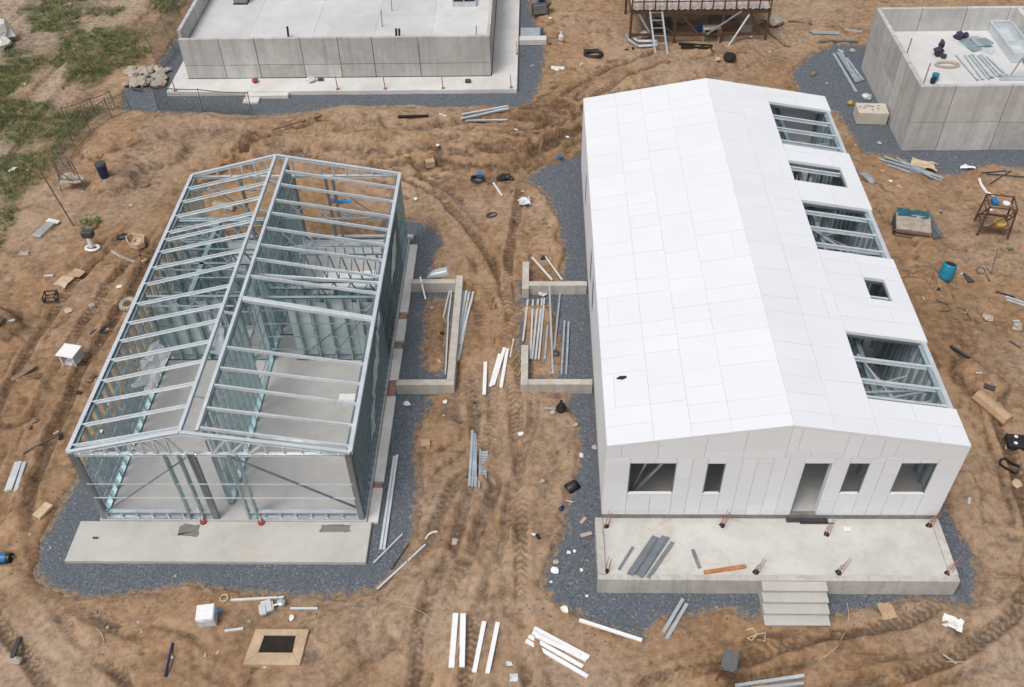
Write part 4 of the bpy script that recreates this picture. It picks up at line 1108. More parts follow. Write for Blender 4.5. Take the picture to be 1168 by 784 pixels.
many(c6, [(78, 656, 30, 785), (112, 656, 72, 785), (95, 658, 50, 785)], .11, .06, 'galv_pale', 'metal_profile', 'pale profile in the stack cut by the left picture edge', 'profile', 'profiles at the left edge', zs=[0, 0, .05])
many(c5, [(880, 550, 1092, 506), (885, 540, 1090, 503), (900, 556, 1085, 516), (915, 538, 1070, 508)], .10, .05, 'galv_pale', 'metal_profile', 'pale profile in the bundle on the dirt before the far slab', 'profile', 'profiles before the far slab', zs=[0, 0, 0, .05])
many(c3, [(520, 8, 800, 108), (545, 5, 700, 60), (555, 22, 780, 90), (560, 35, 660, 70), (600, 12, 760, 100), (640, 30, 805, 100)], .11, .05, 'galv', 'metal_profile', 'steel profile in the sprawling bundle on dirt before the basin building', 'profile', 'sprawling profiles before the basin', zs=[0, .05, .03, 0, .06, .03])
many(c3, [(440, 72, 492, 122), (450, 70, 500, 118), (462, 72, 500, 108)], .09, .04, 'galv', 'metal_profile', 'short profile of the three beside the white roof edge', 'profile', 'three profiles beside the white roof')
many(c3, [(716, 252, 768, 368), (726, 252, 780, 365), (738, 252, 792, 364), (750, 254, 802, 360), (732, 258, 786, 362)], .08, .08, 'galv_dark', 'steel_pipe', 'dark steel pipe in the bundle right of the stacked sheets', 'pipe', 'bundle of dark pipes', 'tube', [0, 0, 0, 0, .07])
many(c3, [(978, 70, 1090, 62), (1000, 78, 1172, 92), (1108, 64, 1015, 122)], .05, .05, 'char', 'metal_rod', 'dark rod of the crossed three on dirt below the gravel', 'rod', 'crossed dark rods', 'tube')
many(c3, [(1085, 620, 1180, 652), (1090, 634, 1180, 664)], .07, .04, 'galv_pale', 'metal_profile', 'pale profile of the pair cut by the right picture edge', 'profile', 'pair of profiles at the right edge')
lay(c3(1040, 598), c3(1125, 622), .05, .05, 'char', 'metal_rod', 'dark rod end beside the profiles at the right edge', 'rod')
many(c4, [(322, 242, 422, 414), (340, 240, 424, 372), (355, 255, 438, 366), (378, 262, 452, 362), (352, 240, 400, 330)], .13, .05, 'galv', 'metal_profile', 'steel profile in the heap beside the basin side wall', 'profile', 'profiles beside the basin', zs=[0, .03, 0, 0, .06])
many(c4, [(215, 145, 350, 150), (225, 152, 345, 156)], .13, .06, 'galv', 'metal_profile', 'steel profile of the pair lying far beyond the white roof', 'profile', 'far pair of profiles')
lay(c4(372, 136), c4(448, 146), .14, .06, 'galv', 'metal_profile', 'short steel profile touching the far corner of the basin wall', 'profile')
lay(c4(320, 186), c4(430, 186), .14, .06, 'galv_dark', 'metal_profile', 'short grey profile on the gravel with a timber behind it', 'profile')
lay(c4(258, 190), c4(322, 184), .14, .08, 'oldwood', 'timber_plank', 'old brown timber lying end to end with a grey profile', 'plank')
many(c9, [(60, 672, 325, 633), (100, 684, 325, 656)], .08, .05, 'galv', 'metal_profile', 'pale profile of the pair at the bottom edge of the picture', 'profile', 'pair of profiles at the bottom edge')
# timbers and poles
lay(c5(48, 594), c5(262, 536), .08, .07, 'oldwood', 'timber_pole', 'long dark timber pole on the dirt behind the frame house', 'pole', kind='tube')
lay(c5(600, 524), c5(735, 521), .12, .08, 'hole', 'timber_pole', 'short black bar standing in for a dark hole in dirt before the far slab', 'pole')  # black bar stands in for a dark hole in the ground
lay(c6(105, 615), c6(278, 525), .06, .05, 'char', 'timber_pole', 'thin dark pole on dirt left of the frame house front', 'pole', kind='tube')
lay(c6(60, 302), c6(162, 236), .2, .05, 'oldwood', 'timber_plank', 'weathered brown plank on dirt left of the frame house', 'plank')
lay(c6(0, 90), c6(40, 70), .35, .25, 'oldwood', 'timber_log', 'thick earth coloured log at the left picture edge', 'log', kind='tube')
lay(c4(120, 98), c4(225, 112), .1, .08, 'oldwood', 'branch', 'short straight dark branch beyond the white roof', 'branch', kind='tube')
bpts = [G(*c4(x, y)) + Vector((0, 0, .06)) for x, y in ((5, 110), (40, 150), (85, 185), (105, 205), (130, 210))]
c = bpts[2]; o = MB().path([p - c for p in bpts], .07).build('branch', 'oldwood'); o.location = c; tag(o, 'long bent dark branch on dirt beyond the white roof', 'branch')
lay(cB(755, 203), cB(905, 210), .1, .08, 'hole', 'timber_pole', 'upper dark pole lying in front of the rusty platform', 'pole'); lay(cB(765, 218), cB(900, 222), .1, .08, 'hole', 'timber_pole', 'lower dark pole lying in front of the rusty platform', 'pole')
lay(cA(768, 585), cA(735, 735), .07, .05, 'navy', 'shovel_handle', 'dark pole lying on foreground dirt left of the square pit frame', 'pole', kind='tube')
lay(cA(90, 560), cA(58, 650), .1, .06, 'char', 'timber_pole', 'dark flat piece on foreground dirt at lower left', 'pole')
lay(cA(1028, 396), c8(172, 383), .06, .05, 'offwhite', 'white_pole', 'white pole lying on dirt above the square pit frame', 'pole')
lay(cA(1000, 534), cA(1082, 522), .06, .05, 'clear', 'pipe_piece', 'short curved pale pipe left of the square pit frame', 'pipe')
lay(c8(200, 433), c8(322, 433), .06, .05, 'galv_pale', 'metal_rod', 'short grey rod sticking out from the crumpled metal fan', 'rod')
lay(cE(575, 130), cE(616, 192), .07, .05, 'offwhite', 'white_pole', 'short white pole on dirt next to the black cable heap', 'pole')
lay(c5(783, 512), c5(818, 545), .05, .05, 'offwhite', 'metal_rod', 'short pale rod on dirt left of the far profile bundle', 'rod')
lay(cC(760, 175), cC(852, 258), .1, .06, 'char', 'metal_profile', 'dark profile on dirt right of the lowest roof opening', 'profile', kind='c')
lay(cC(1085, 145), cC(1148, 185), .05, .05, 'char', 'metal_rod', 'thin dark rod on pale dirt at the right edge', 'rod', kind='tube')
lay(cC(900, 455), cC(1075, 600), .42, .34, 'card', 'insulation_roll', 'fat brown roll lying in the dirt right of the white house', 'roll', kind='tube', lift=-.08)
lay(c9(855, 548), c9(940, 610), .04, .03, 'rope', 'stick', 'longer thin pale stick on dirt in the lower right corner', 'stick', kind='tube')
lay(c9(872, 575), c9(955, 583), .03, .03, 'rope', 'stick', 'thin pale stick crossing the longer stick in the lower right corner', 'stick', kind='tube')

# ------------------------------------------------------------------ single objects on the ground
def at(px, py, mb, name, mat, label, cat, rz=0, bevel=0, group=None, dz=0, smooth=False):
    o = mb.build(name, mat, bevel=bevel, smooth=smooth); p = G(px, py); o.location = (p.x, p.y, p.z + dz); o.rotation_euler.z = R(rz)
    return tag(o, label, cat, group)
def et(px, py, name, label, cat, rz=0, group=None, z=None):
    p = G(px, py) if z is None else Vector((*P(px, py, z), z))
    return empty(name, p, label, cat, group, R(rz))

# square pit frame
t = et(315, 750, 'pit_frame', 'square buff concrete frame around a dark pit in the foreground', 'pit')
t.location = (t.location.x, t.location.y + .18, t.location.z)
fr_ = MB().prism([(-.78, -.42), (.68, -.42), (.72, .62), (-.66, .60)], -.2, .10); fr_ = MB()
for a, b, c_, d_ in (((-.74, -.45), (.66, -.45), (.42, -.13), (-.42, -.13)), ((.66, -.45), (.72, .5), (.42, .33), (.42, -.13)), ((.72, .5), (-.62, .5), (-.36, .33), (.42, .33)), ((-.62, .5), (-.74, -.45), (-.42, -.13), (-.36, .33))):
    fr_.prism([a, b, c_, d_], -.2, .16)
lpart(fr_, 'rim', concrete('buff_concrete', (.55, .42, .29), (.38, .26, .16), .5, .2, 3), t, .015)
lpart(MB().box(-.45, .45, -.2, .38, -.3, .115), 'pit', 'hole', t)  # dark cap below the rim stands in for the shaded depth
# white vent box left
t = et(84, 412, 'vent_box', 'white open sided vent box with square lid left of the frame house', 'vent', -12)
lpart(MB().box(-.36, .36, -.33, .33, .5, .56), 'lid', 'white', t, .01)
bx = MB()
for x, y in ((-.27, -.25), (.27, -.25), (.27, .25), (-.27, .25)): bx.box(x - .03, x + .03, y - .03, y + .03, .0, .5)
bx.box(-.27, .27, .23, .25, 0, .5).box(.24, .26, -.22, .22, 0, .5).box(-.27, .27, -.25, .25, 0, .03)
lpart(bx, 'body', 'clear', t); t.scale = (.85, .85, .85)
# foreground box with handle
t = et(238, 708, 'appliance_box', 'silver white box with a blue strap lying in the foreground dirt', 'box', 8)
lpart(MB().box(-.22, .22, -.18, .24, 0, .34).box(-.2, .2, -.19, -.175, .06, .3), 'body', 'clear', t, .02)
lpart(MB().box(-.23, .20, -.17, .25, .34, .37), 'lid', 'white', t, .01)
lpart(MB().path([(.22, .0, .3), (.3, .04, .32), (.4, .1, .3)], .03), 'strap', 'blue', t)
o = at(256, 683, MB().path([(.1 * math.cos(a), .1 * math.sin(a), .03) for a in np.linspace(0, 6.28, 14)], .025), 'hose_ring', 'palewood', 'small coiled pale ring beside the white pole in the foreground', 'ring')
# crumpled fan
t = et(313, 694, 'fan_unit', 'crumpled silver metal fan piece on dirt above the pit frame', 'metal scrap', 20)
lpart(MB().box(-.35, .0, -.1, .14, 0, .14).box(-.3, -.05, -.14, .2, .1, .17).box(-.36, -.2, -.2, .05, .12, .2), 'housing', 'galv_pale', t)
lpart(MB().lathe([(.0, 0), (.1, 0), (.11, .16), (.06, .2)], 12, (.2, .03, 0)), 'motor', 'galv', t)
lpart(MB().tube((.0, .02, .1), (.2, .03, .1), .03), 'shaft', 'galv', t)
# dark stool
t = et(828, 770, 'metal_stand', 'small dark metal stand with tilted seat in the foreground', 'stand', -15)
lg = [((-.2, -.2), (-.14, -.1)), ((.2, -.2), (.16, -.1)), ((-.16, .25), (-.12, .2)), ((.2, .25), (.16, .2))]
for a, b in lg: lpart(MB().tube((*a, 0), (*b, .5), .02), 'leg', 'rust', t)
lpart(MB().quadbox([(-.18, -.14, .42), (.2, -.14, .42), (.2, .3, .62), (-.18, .3, .62), (-.18, -.14, .46), (.2, -.14, .46), (.2, .3, .66), (-.18, .3, .66)]), 'seat', 'char', t, .01)
lpart(MB().quadbox([(-.18, -.155, .16), (.2, -.155, .16), (.2, -.14, .4), (-.18, -.14, .4), (-.18, -.165, .16), (.2, -.165, .16), (.2, -.15, .41), (-.18, -.15, .41)]), 'skirt', 'rust', t)
for yy, zz in ((-.18, .12), (.23, .15)): lpart(MB().beam((-.18, yy, zz), (.18, yy, zz), .02, .02), 'rail', 'rust', t)
# teal barrel, open
t = et(1077, 318, 'barrel', 'blue teal plastic barrel with open dark top right of the white house', 'barrel', 10)
t.rotation_euler = (R(-12), R(14), R(10))
lpart(MB().lathe([(.25, 0), (.28, .04), (.29, .2), (.285, .22), (.29, .24), (.29, .44), (.285, .46), (.28, .6), (.25, .66), (.22, .66), (.22, .64)], 22), 'drum', 'teal', t, smooth=True)
lpart(MB().lathe([(.0, .655), (.2, .655), (.21, .668)], 20), 'mouth', 'hole', t); t.scale = (.85, .85, .85)  # dark disc stands in for the shaded inside of the drum
# stacked boards
t = et(1039, 262, 'board_stack', 'stack of brown sheets with a teal cover right of the white house', 'sheets', -14)
for i, (dx, dy) in enumerate(((.02, -.05), (-.03, 0), (.04, .03), (-.02, .0), (.01, .02))):
    lpart(MB().box(-.6 + dx, .6 + dx, -.5 + dy, .46 + dy, .06 * i, .06 * i + .045), 'board', ('oldwood', 'char', 'card', 'oldwood', 'stone')[i], t)
lpart(MB().sheet(1.1, .45, 6, 4, .06, 12, .06), 'cover', 'darkteal', t).location = (-.0, .55, .25)
lpart(MB().box(-.66, -.61, -.45, .4, 0, .32), 'side_sheet', 'char', t)
# rusty scaffold tower lying/standing right
t = et(1130, 262, 'scaffold_stand', 'rusty square scaffold stand holding odds and ends at right', 'scaffold', -12)
for x in (-.45, .45):
    for y in (-.4, .4): lpart(MB().tube((x * 1.15, y * 1.1, 0), (x, y, 1.25), .035), 'leg', 'rust', t)
for z in (.35, .95, 1.22):
    r_ = MB()
    for a, b in (((-.46, -.4), (.46, -.4)), ((.46, -.4), (.46, .4)), ((.46, .4), (-.46, .4)), ((-.46, .4), (-.46, -.4))): r_.tube((*a, z), (*b, z), .028)
    lpart(r_, 'rail_ring', 'rust', t)
lpart(MB().tube((-.5, -.42, .1), (.46, -.4, 1.2), .022).tube((.5, .42, .1), (.46, -.4, 1.0), .022).tube((-.46, -.4, 1.2), (-.5, .42, .15), .022), 'brace', 'rust', t)
lpart(MB().box(-.4, .44, -.38, .0, .37, .40), 'shelf', 'oldwood', t)
lpart(MB().box(-.4, .44, .1, .38, .96, .99), 'shelf', 'oldwood', t)
sp = t.location
o = MB().lathe([(0, 0), (.22, 0), (.24, .1), (.1, .16)], 14).build('basin', 'yellow'); o.location = sp + Vector((.1, -.22, .405)); tag(o, 'ochre yellow basin on the low shelf of the rusty scaffold stand', 'basin')
o = MB().box(-.1, .1, -.15, .15, 0, .14).build('tool_box', 'blue', bevel=.02); o.location = sp + Vector((-.12, .25, .995)); tag(o, 'small blue box on top of the rusty scaffold stand', 'box')
o = MB().lathe([(0, 0), (.13, 0), (.13, .03)], 12).build('plate', 'white'); o.location = sp + Vector((.3, .22, .995)); tag(o, 'round white plate on top of the rusty scaffold stand', 'plate')
for pts, lb in (([(968, 100), (975, 125), (1000, 160), (1035, 175)], 'white bent plastic strip beside the rusty scaffold stand'),):
    b_ = [G(*c3(*p)) + Vector((0, 0, .05)) for p in pts]; c = b_[1]; o = MB().path([p - c for p in b_], .05).build('plastic_strip', 'white'); o.location = c; tag(o, lb, 'plastic strip')
at(1105, 192, MB().sheet(.55, .3, 4, 3, .10, 32, .15), 'paper_sheet', 'white', 'crumpled white sheet at the gravel edge before the basin', 'sheet', -15)
at(1054, 190, MB().sheet(.9, .6, 5, 4, .14, 33, .12), 'tarp', 'palewood', 'beige crumpled tarp lying over the sprawling profile bundle', 'tarp', -20)
# little garden of wire loops right
for k, (pts, lb, r) in enumerate((([(955, 500), (965, 488), (985, 492), (998, 505), (985, 518), (965, 515), (955, 500)], 'thin dark wire ring on dirt right of the barrel', .02), ([(1000, 490), (1020, 520), (1030, 480), (1045, 430), (1055, 370)], 'thin dark wire snaking down from the scaffold stand', .015), ([(780, 635), (820, 650), (840, 680), (795, 685)], 'short bent dark wire lying below the barrel', .025), ([(865, 665), (905, 675), (930, 722), (860, 718), (845, 705)], 'bent dark wire frame lying below the barrel', .022))):
    b_ = [G(*c3(*p)) + Vector((0, 0, .03)) for p in pts]; c = b_[1]; o = MB().path([p - c for p in b_], r, 5).build('wire', 'wire'); o.location = c; tag(o, lb, 'wire')
at(*c3(917, 540), MB().quadbox([(-.1, -.2, 0), (.16, -.2, 0), (.02, .3, .0), (-.02, .3, 0), (-.1, -.2, .05), (.16, -.2, .05), (.02, .3, .07), (-.02, .3, .07)]), 'trowel', 'char', 'small dark wedge shaped trowel on dirt right of the barrel', 'trowel', 10)
at(*c3(1105, 410), MB().sheet(.2, .14, 3, 3, .06, 41), 'plastic_bag', 'green', 'tiny green plastic scrap on dirt below the scaffold stand', 'plastic')
at(*cC(1125, 72), MB().rock((0, 0, .08), .2, 71), 'stone', 'palestone', 'pale rounded stone on dirt at the right picture edge', 'stone')
at(*cC(965, 20), MB().rock((0, 0, .06), .2, 72, .4), 'stone', 'palestone', 'flat pale stone below the bent wire frame', 'stone')
at(*cC(962, 428), MB().box(-.16, .16, -.12, .12, 0, .04), 'slate', 'char', 'black flat slate at the head of the fat brown roll', 'slate', -30)
# black perforated tray, hose, spade, corrugated sheet
t = et(1164, 508, 'plastic_crate', 'black perforated plastic crate with white spots at the right edge', 'crate', -8)
lpart(MB().box(-.42, .5, -.24, .24, 0, .2), 'body', 'black', t, .04)
for x in (-.22, .08, .36):
    for y in (-.12, .13): lpart(MB().lathe([(.0, .2), (.055, .2), (.055, .206)], 10, (x + (.06 if y > 0 else 0), y, 0)), 'hole_insert', 'white', t)
at(*cD(478, 175), MB().rock((0, 0, .1), .16, 75), 'sack', 'offwhite', 'small off white sack against the black perforated crate', 'sack')
lp = [G(*cD(*p)) + Vector((0, 0, .04)) for p in ((435, 245), (440, 232), (455, 230), (490, 250), (512, 270), (510, 286), (495, 288), (462, 272), (438, 254), (435, 245))]
c = lp[4]; o = MB().path([p - c for p in lp], .035).build('hose', 'black'); o.location = c; tag(o, 'black hose bent into a flat long loop at the right', 'hose')
t = et(1160, 552, 'spade', 'spade with pale blade lying on dirt at the right edge', 'spade', -60)
lpart(MB().prism([(-.12, -.15), (.12, -.15), (.13, .08), (.03, .14), (-.03, .14), (-.13, .08)], .02, .05), 'blade', 'palewood', t)
lpart(MB().tube((0, .1, .05), (0, .9, .06), .022), 'handle', 'oldwood', t)
t = et(1172, 648, 'corrugated_sheet', 'brown corrugated sheet cut by the right picture edge', 'sheet', 8)
cs_ = MB(); n = 24; o = len(cs_.v)
for k in range(n + 1):
    y = -.42 + .84 * k / n; z = .06 + .02 * math.sin(k * math.pi / 1.5)
    cs_.v += [(-.42, y, z), (.8, y, z + .02)]
for k in range(n): cs_.f.append((2 * k, 2 * k + 1, 2 * k + 3, 2 * k + 2))
lpart(cs_, 'sheet', M['joist'], t)
# cardboard and paper in the foreground right
at(1011, 698, MB().sheet(.36, .44, 3, 3, .05, 51, .06), 'cardboard', 'card', 'pinkish brown cardboard piece on gravel edge right of the steps', 'cardboard', 8)
at(1086, 712, MB().sheet(.42, .32, 4, 4, .08, 52, .12), 'paper_sheet', 'paper', 'white torn paper on dirt in the lower right', 'paper', -20)
at(586, 774, MB().sheet(.2, .22, 3, 3, .04, 53, .06), 'paper_scrap', 'clear', 'grey square scrap at the bottom edge right of the white planks', 'paper')
at(581, 758, MB().sheet(.14, .12, 3, 3, .04, 54, .1), 'paper_scrap', 'clear', 'small pale scrap right of the rightmost foreground plank', 'paper')
lp = [G(*c9(*p)) + Vector((0, 0, .03)) for p in ((490, 350), (497, 400), (485, 460), (450, 520), (410, 555), (365, 572))]
c = lp[2]; o = MB().path([p - c for p in lp], .012, 5).build('cord', 'rope'); o.location = c; tag(o, 'thin pale cord curving over dirt right of the steps', 'cord')
lp = [G(*c9(*p)) + Vector((0, 0, .03)) for p in ((105, 455), (130, 448), (145, 470), (125, 495), (108, 485), (150, 470), (178, 465), (175, 495), (150, 492))]
c = lp[2]; o = MB().path([p - c for p in lp], .018, 5).build('cord', 'palewood'); o.location = c; tag(o, 'pale tangled cord loops on dirt left of the steps', 'cord')
lp = [G(*cA(*p)) + Vector((0, 0, .03)) for p in ((430, 520), (455, 545), (465, 580), (440, 620))]
c = lp[1]; o = MB().path([p - c for p in lp], .012, 5).build('cord', 'rope'); o.location = c; tag(o, 'thin pale cord on dirt in the lower left', 'cord')
lp = [G(*c8(*p)) + Vector((0, 0, .03)) for p in ((690, 425), (740, 425), (790, 450), (832, 484))]
c = lp[1]; o = MB().path([p - c for p in lp], .012, 5).build('cord', 'palewood'); o.location = c; tag(o, 'thin pale cord on dirt left of the white foreground planks', 'cord')
# middle track
at(485.5, 507, MB().box(-.14, .14, -.12, .12, 0, .1), 'carton', 'card', 'small brown carton on dirt near the gravel of the frame house', 'carton', 4, .01)
def bag(px, py, r, mat, label, seed, flat=.6, cat='bag', name='bag'): return at(px, py, MB().rock((0, 0, r * flat * .55), r * (1 if cat in ('bag', 'lid') else .8), seed, flat), name, mat, label, cat, smooth=cat in ('bag', 'lid'))
bag(653, 557, .24, 'black', 'round black bag on the gravel left of the white house front', 1)
bag(640, 580, .11, 'navy', 'small dark blue bucket lid on dirt below the black bag', 2, .4, 'lid', 'lid')
t = et(640, 468, 'rubbish_bag', 'pointed black rubbish bag tied at the top near the gravel edge', 'bag')
lpart(MB().lathe([(.05, 0), (.15, .02), (.17, .12), (.1, .25), (.03, .38), (.05, .42)], 9), 'sack', 'black', t)
lpart(MB().beam((-.12, 0, .05), (-.5, .02, .05), .08, .05), 'board', 'stone', t)
bag(631, 472, .13, 'palestone', 'pale stone beside the pointed black rubbish bag', 4, .6, 'stone', 'stone')
for i, (x, y, r) in enumerate(((977, 197, .12), (815, 472, .1), (585, 268, .06), (330, 150, .06), (1076, 308, .13))):
    bag(*cF(x, y), r, 'palestone', ('white stone at the gravel edge below the black rubbish bag', 'white stone in the middle of the dirt track', 'tiny white chip on the track near the perforated tray', 'tiny pale chip near the frame house gravel', 'white lump at the foot of the white house side wall')[i], 20 + i, .6, 'stone', 'stone')
lay(cF(1005, 745), cF(1060, 730), .1, .04, 'palestone', 'mortar_scrap', 'pale mortar scrap on gravel beside the veranda corner', 'mortar')
lay(cF(935, 570), cF(968, 578), .06, .04, 'palestone', 'pipe_piece', 'white curved pipe piece on gravel below the black bag', 'pipe', kind='tube')
for i, (x, y, r, m_) in enumerate(((345, 182, .08, 'white'), (372, 175, .07, 'white'), (288, 225, .12, 'palestone'), (285, 262, .15, 'white'), (418, 153, .06, 'rust'), (428, 217, .08, 'joist'), (427, 374, .05, 'white'), (266, 312, .05, 'white'))):
    bag(*c1(x, y), r, m_, ('white chip left of veranda, one of an upper pair', 'white chip left of veranda, nearer the kerb of an upper pair', 'beige lump on the gravel edge left of the veranda', 'largest white lump on the gravel edge left of the veranda', 'rusty brown crumb on the gravel left of the veranda', 'reddish brown lump nearest the veranda kerb', 'tiny white chip below the veranda corner', 'tiny white chip below the largest white lump')[i], 40 + i, .5, 'stone', 'stone')
# clutter behind the gap
t = et(545, 207, 'cable_reel', 'black cable coil with a blue grip behind the gap between houses', 'cable')
lpart(MB().path([(.25 * math.cos(a), .2 * math.sin(a), .05 + .01 * a) for a in np.linspace(0, 11, 26)], .035, 5), 'coil', 'black', t)
lpart(MB().box(-.05, .2, .1, .28, .1, .25), 'grip', 'blue', t, .02)
t = et(572, 205, 'cable_heap', 'black heap of cable beside the coil with blue grip', 'cable')
lpart(MB().rock((0, 0, .1), .22, 6, .6).rock((.25, .08, .1), .17, 7, .7).rock((.42, -.0, .05), .12, 8, .6), 'heap', 'black', t)
at(598, 232, MB().sheet(.5, .42, 5, 5, .16, 61, .13), 'plastic_bag', 'clear', 'crumpled white plastic bag on dirt behind the gap', 'plastic bag', 10)
at(561, 246, MB().path([(.2 * math.cos(a), .12 * math.sin(a), .03) for a in np.linspace(0, 6.28, 12)], .04, 5), 'hose_ring', 'char', 'small dark oval ring on dirt behind the gap', 'ring', 20)
bag(585, 253, .1, 'purple', 'small dark purple scrap on dirt behind the gap', 9, .4, 'scrap', 'scrap'); bag(584, 219, .1, 'char', 'small dark scrap above the white plastic bag', 10, .4, 'scrap', 'scrap'); bag(597, 219, .1, 'palewood', 'small pale yellow scrap above the white plastic bag', 11, .3, 'scrap', 'scrap')
bag(638, 183, .18, 'blue', 'blue plastic lump on the gravel corner behind the white house', 12, .5, 'plastic', 'plastic')
t = et(500, 313, 'tarp_bundle', 'grey tarp bundle lying behind the left hand low wall', 'tarp', 10)
lpart(MB().quadbox([(-.5, -.2, 0), (.42, -.22, 0), (.42, .2, 0), (-.3, .2, 0), (-.3, -.1, .16), (.3, -.16, .26), (.34, .12, .24), (-.1, .12, .18)]), 'fabric', 'galv_pale', t, .05, True)
for i, (x, y, m_, r) in enumerate(((238, 325, 'joist', .09), (230, 365, 'joist', .07), (270, 312, 'palestone', .09), (320, 435, 'hole', .1), (440, 280, 'yellow', .09), (885, 535, 'char', .16))):
    bag(*c2(x, y), r, m_, ('upper red brick lump in the left hand bay', 'lower red brick lump in the left hand bay', 'pale stone between brick lumps in the left hand bay', 'dark clump in the middle of the left hand bay', 'ochre wrapper at the top of the outside profile bundle', 'dark grey scrap under profiles in the right hand bay')[i], 60 + i, .5, 'lump', 'lump')
bag(*c2(820, 68), .12, 'navy', 'small dark bag at the end of the thin leaning pole', 70, .7)
at(*c2(820, 245), MB().sheet(.3, .22, 4, 3, .1, 63), 'plastic_bag', 'clear', 'grey plastic bag under the right hand low wall', 'plastic bag')
lp = [G(*c2(*p)) + Vector((0, 0, .03)) for p in ((655, 590), (700, 540), (712, 560), (690, 600), (670, 625), (700, 645), (712, 610))]
c = lp[2]; o = MB().path([p - c for p in lp], .02, 5).build('rope', 'yellow'); o.location = c; tag(o, 'ochre rope loop beside the right hand low wall stub', 'rope')
lp = [G(*c2(*p)) + Vector((0, 0, .03)) for p in ((658, 555), (668, 500), (675, 470), (668, 468))]
c = lp[2]; o = MB().path([p - c for p in lp], .025, 5).build('cord', 'offwhite'); o.location = c; tag(o, 'short pale cord above the ochre rope loop', 'cord')
# roof leaf
o = MB().prism([(-.14, -.03), (-.05, .05), (.12, .06), (.14, .0), (.02, -.06)], .01, .03).build('scrap', 'black'); xx, yy = P(709, 431, broof(2.3)); o.location = (xx, yy, broof(xx) + .005); tag(o, 'small black scrap lying on the white roof', 'scrap')
# left field clutter
t = et(120, 203, 'bin', 'dark navy bin standing beside the dirt bank at left', 'bin', 20)
lpart(MB().lathe([(.17, 0), (.2, .5), (.21, .56)], 14), 'body', 'navy', t); lpart(MB().lathe([(.22, .56), (.2, .62), (.05, .64)], 14), 'lid', 'char', t)
t = et(106, 284, 'pump', 'white ring based pump with a black head on dirt at left', 'pump')
lpart(MB().path([(.24 * math.cos(a), .16 * math.sin(a), .05) for a in np.linspace(0, 6.28, 16)], .055, 6), 'base_ring', 'white', t); lpart(MB().tube((-.04, .05, .05), (-.04, .12, .5), .1, 12), 'column', 'offwhite', t)
lpart(MB().box(-.26, .16, .0, .3, .45, .72), 'head', 'char', t, .05)
t = et(103, 259, 'plant_heap', 'heap of green cuttings and earth on dirt at left', 'plant')
lf = MB(); rq = random.Random(4)
for k in range(140):
    a = rq.uniform(0, 6.28); r_ = rq.uniform(0, .34); x, y, z = r_ * math.cos(a) - .05, r_ * math.sin(a), rq.uniform(.12, .42); o = len(lf.v)
    for _ in range(3): lf.v.append((x + rq.uniform(-.07, .07), y + rq.uniform(-.07, .07), z + rq.uniform(-.05, .05)))
    lf.f.append((o, o + 1, o + 2))
lpart(lf, 'leaves', 'green', t); lpart(MB().rock((.05, -.1, .1), .3, 3, .6).rock((-.2, .1, .08), .2, 4, .6), 'root_ball', 'oldwood', t); lpart(MB().rock((.2, .3, .15), .16, 8, .5), 'bowl', 'green', t)
t = et(155, 278, 'wooden_tray', 'pale hexagonal wooden tray on dirt left of the frame house', 'tray', -15)
hexo = [(-.4, .05), (-.28, .28), (.22, .3), (.44, -.1), (.3, -.3), (-.05, -.28)]
wl = MB().prism(hexo, 0, .04)
for a, b in zip(hexo, hexo[1:] + hexo[:1]): wl.beam((*a, .12), (*b, .12), .035, .2)
lpart(wl, 'tray', 'palewood', t); bag(141, 272, .24, 'black', 'black bag beside the pale hexagonal tray', 14, .5)
lp = [G(*c7(*p)) + Vector((0, 0, .05)) for p in ((500, 420), (540, 445), (590, 465), (640, 465), (652, 452))]
c = lp[2]; o = MB().path([p - c for p in lp], .06, 5).build('pipe', 'stone'); o.location = c; tag(o, 'curved grey pipe piece below the hexagonal tray', 'pipe')
t = et(52, 264, 'metal_rack', 'small silver slatted rack lying at the grass edge', 'rack', -18)
rk = MB()
for x in np.linspace(-.14, .14, 5): rk.tube((x, -.45, .12), (x, .4, .12), .02)
rk.beam((-.18, -.45, .1), (.18, -.45, .1), .04, .05).beam((-.18, .4, .1), (.18, .4, .1), .04, .05)
lpart(rk, 'slats', 'galv_pale', t); lpart(MB().box(-.3, .22, .42, .62, .05, .09), 'top_sheet', 'offwhite', t)
at(15, 194, MB().sheet(.2, .35, 3, 3, .06, 77), 'paper_scrap', 'paper', 'small white scrap on the grass at the left edge', 'paper', -20)
at(28, 290, MB().sheet(.4, .25, 3, 3, .05, 78), 'paper_scrap', 'stone', 'dull grey paper patch at the grass edge near the rack', 'paper')
t = et(80, 318, 'cardboard', 'two joined pieces of tan cardboard on dirt at left', 'cardboard', -20)
lpart(MB().sheet(.45, .4, 3, 3, .06, 80, .05), 'flap', 'card', t).location = (.12, .25, .04); lpart(MB().sheet(.5, .6, 3, 3, .06, 81, .08), 'panel', 'palewood', t).location = (-.05, -.22, .02)
t = et(59, 342, 'crate_frame', 'small black wire crate frame on dirt at left', 'crate', 10)
cr = MB()
for z in (.02, .2):
    for a, b in (((-.2, -.18), (.2, -.18)), ((.2, -.18), (.2, .18)), ((.2, .18), (-.2, .18)), ((-.2, .18), (-.2, -.18))): cr.tube((*a, z), (*b, z), .025, 5)
for x, y in ((-.2, -.18), (.2, -.18), (.2, .18), (-.2, .18)): cr.tube((x, y, 0), (x, y, .22), .025, 5)
lpart(cr, 'wires', 'black', t)
bag(79, 355, .2, 'palewood', 'tan paper lump on dirt at left below the wire crate', 15, .4, 'lump', 'lump')
t = et(109, 356, 'boot', 'old brown work boot lying on dirt left of the frame house', 'boot', 40)
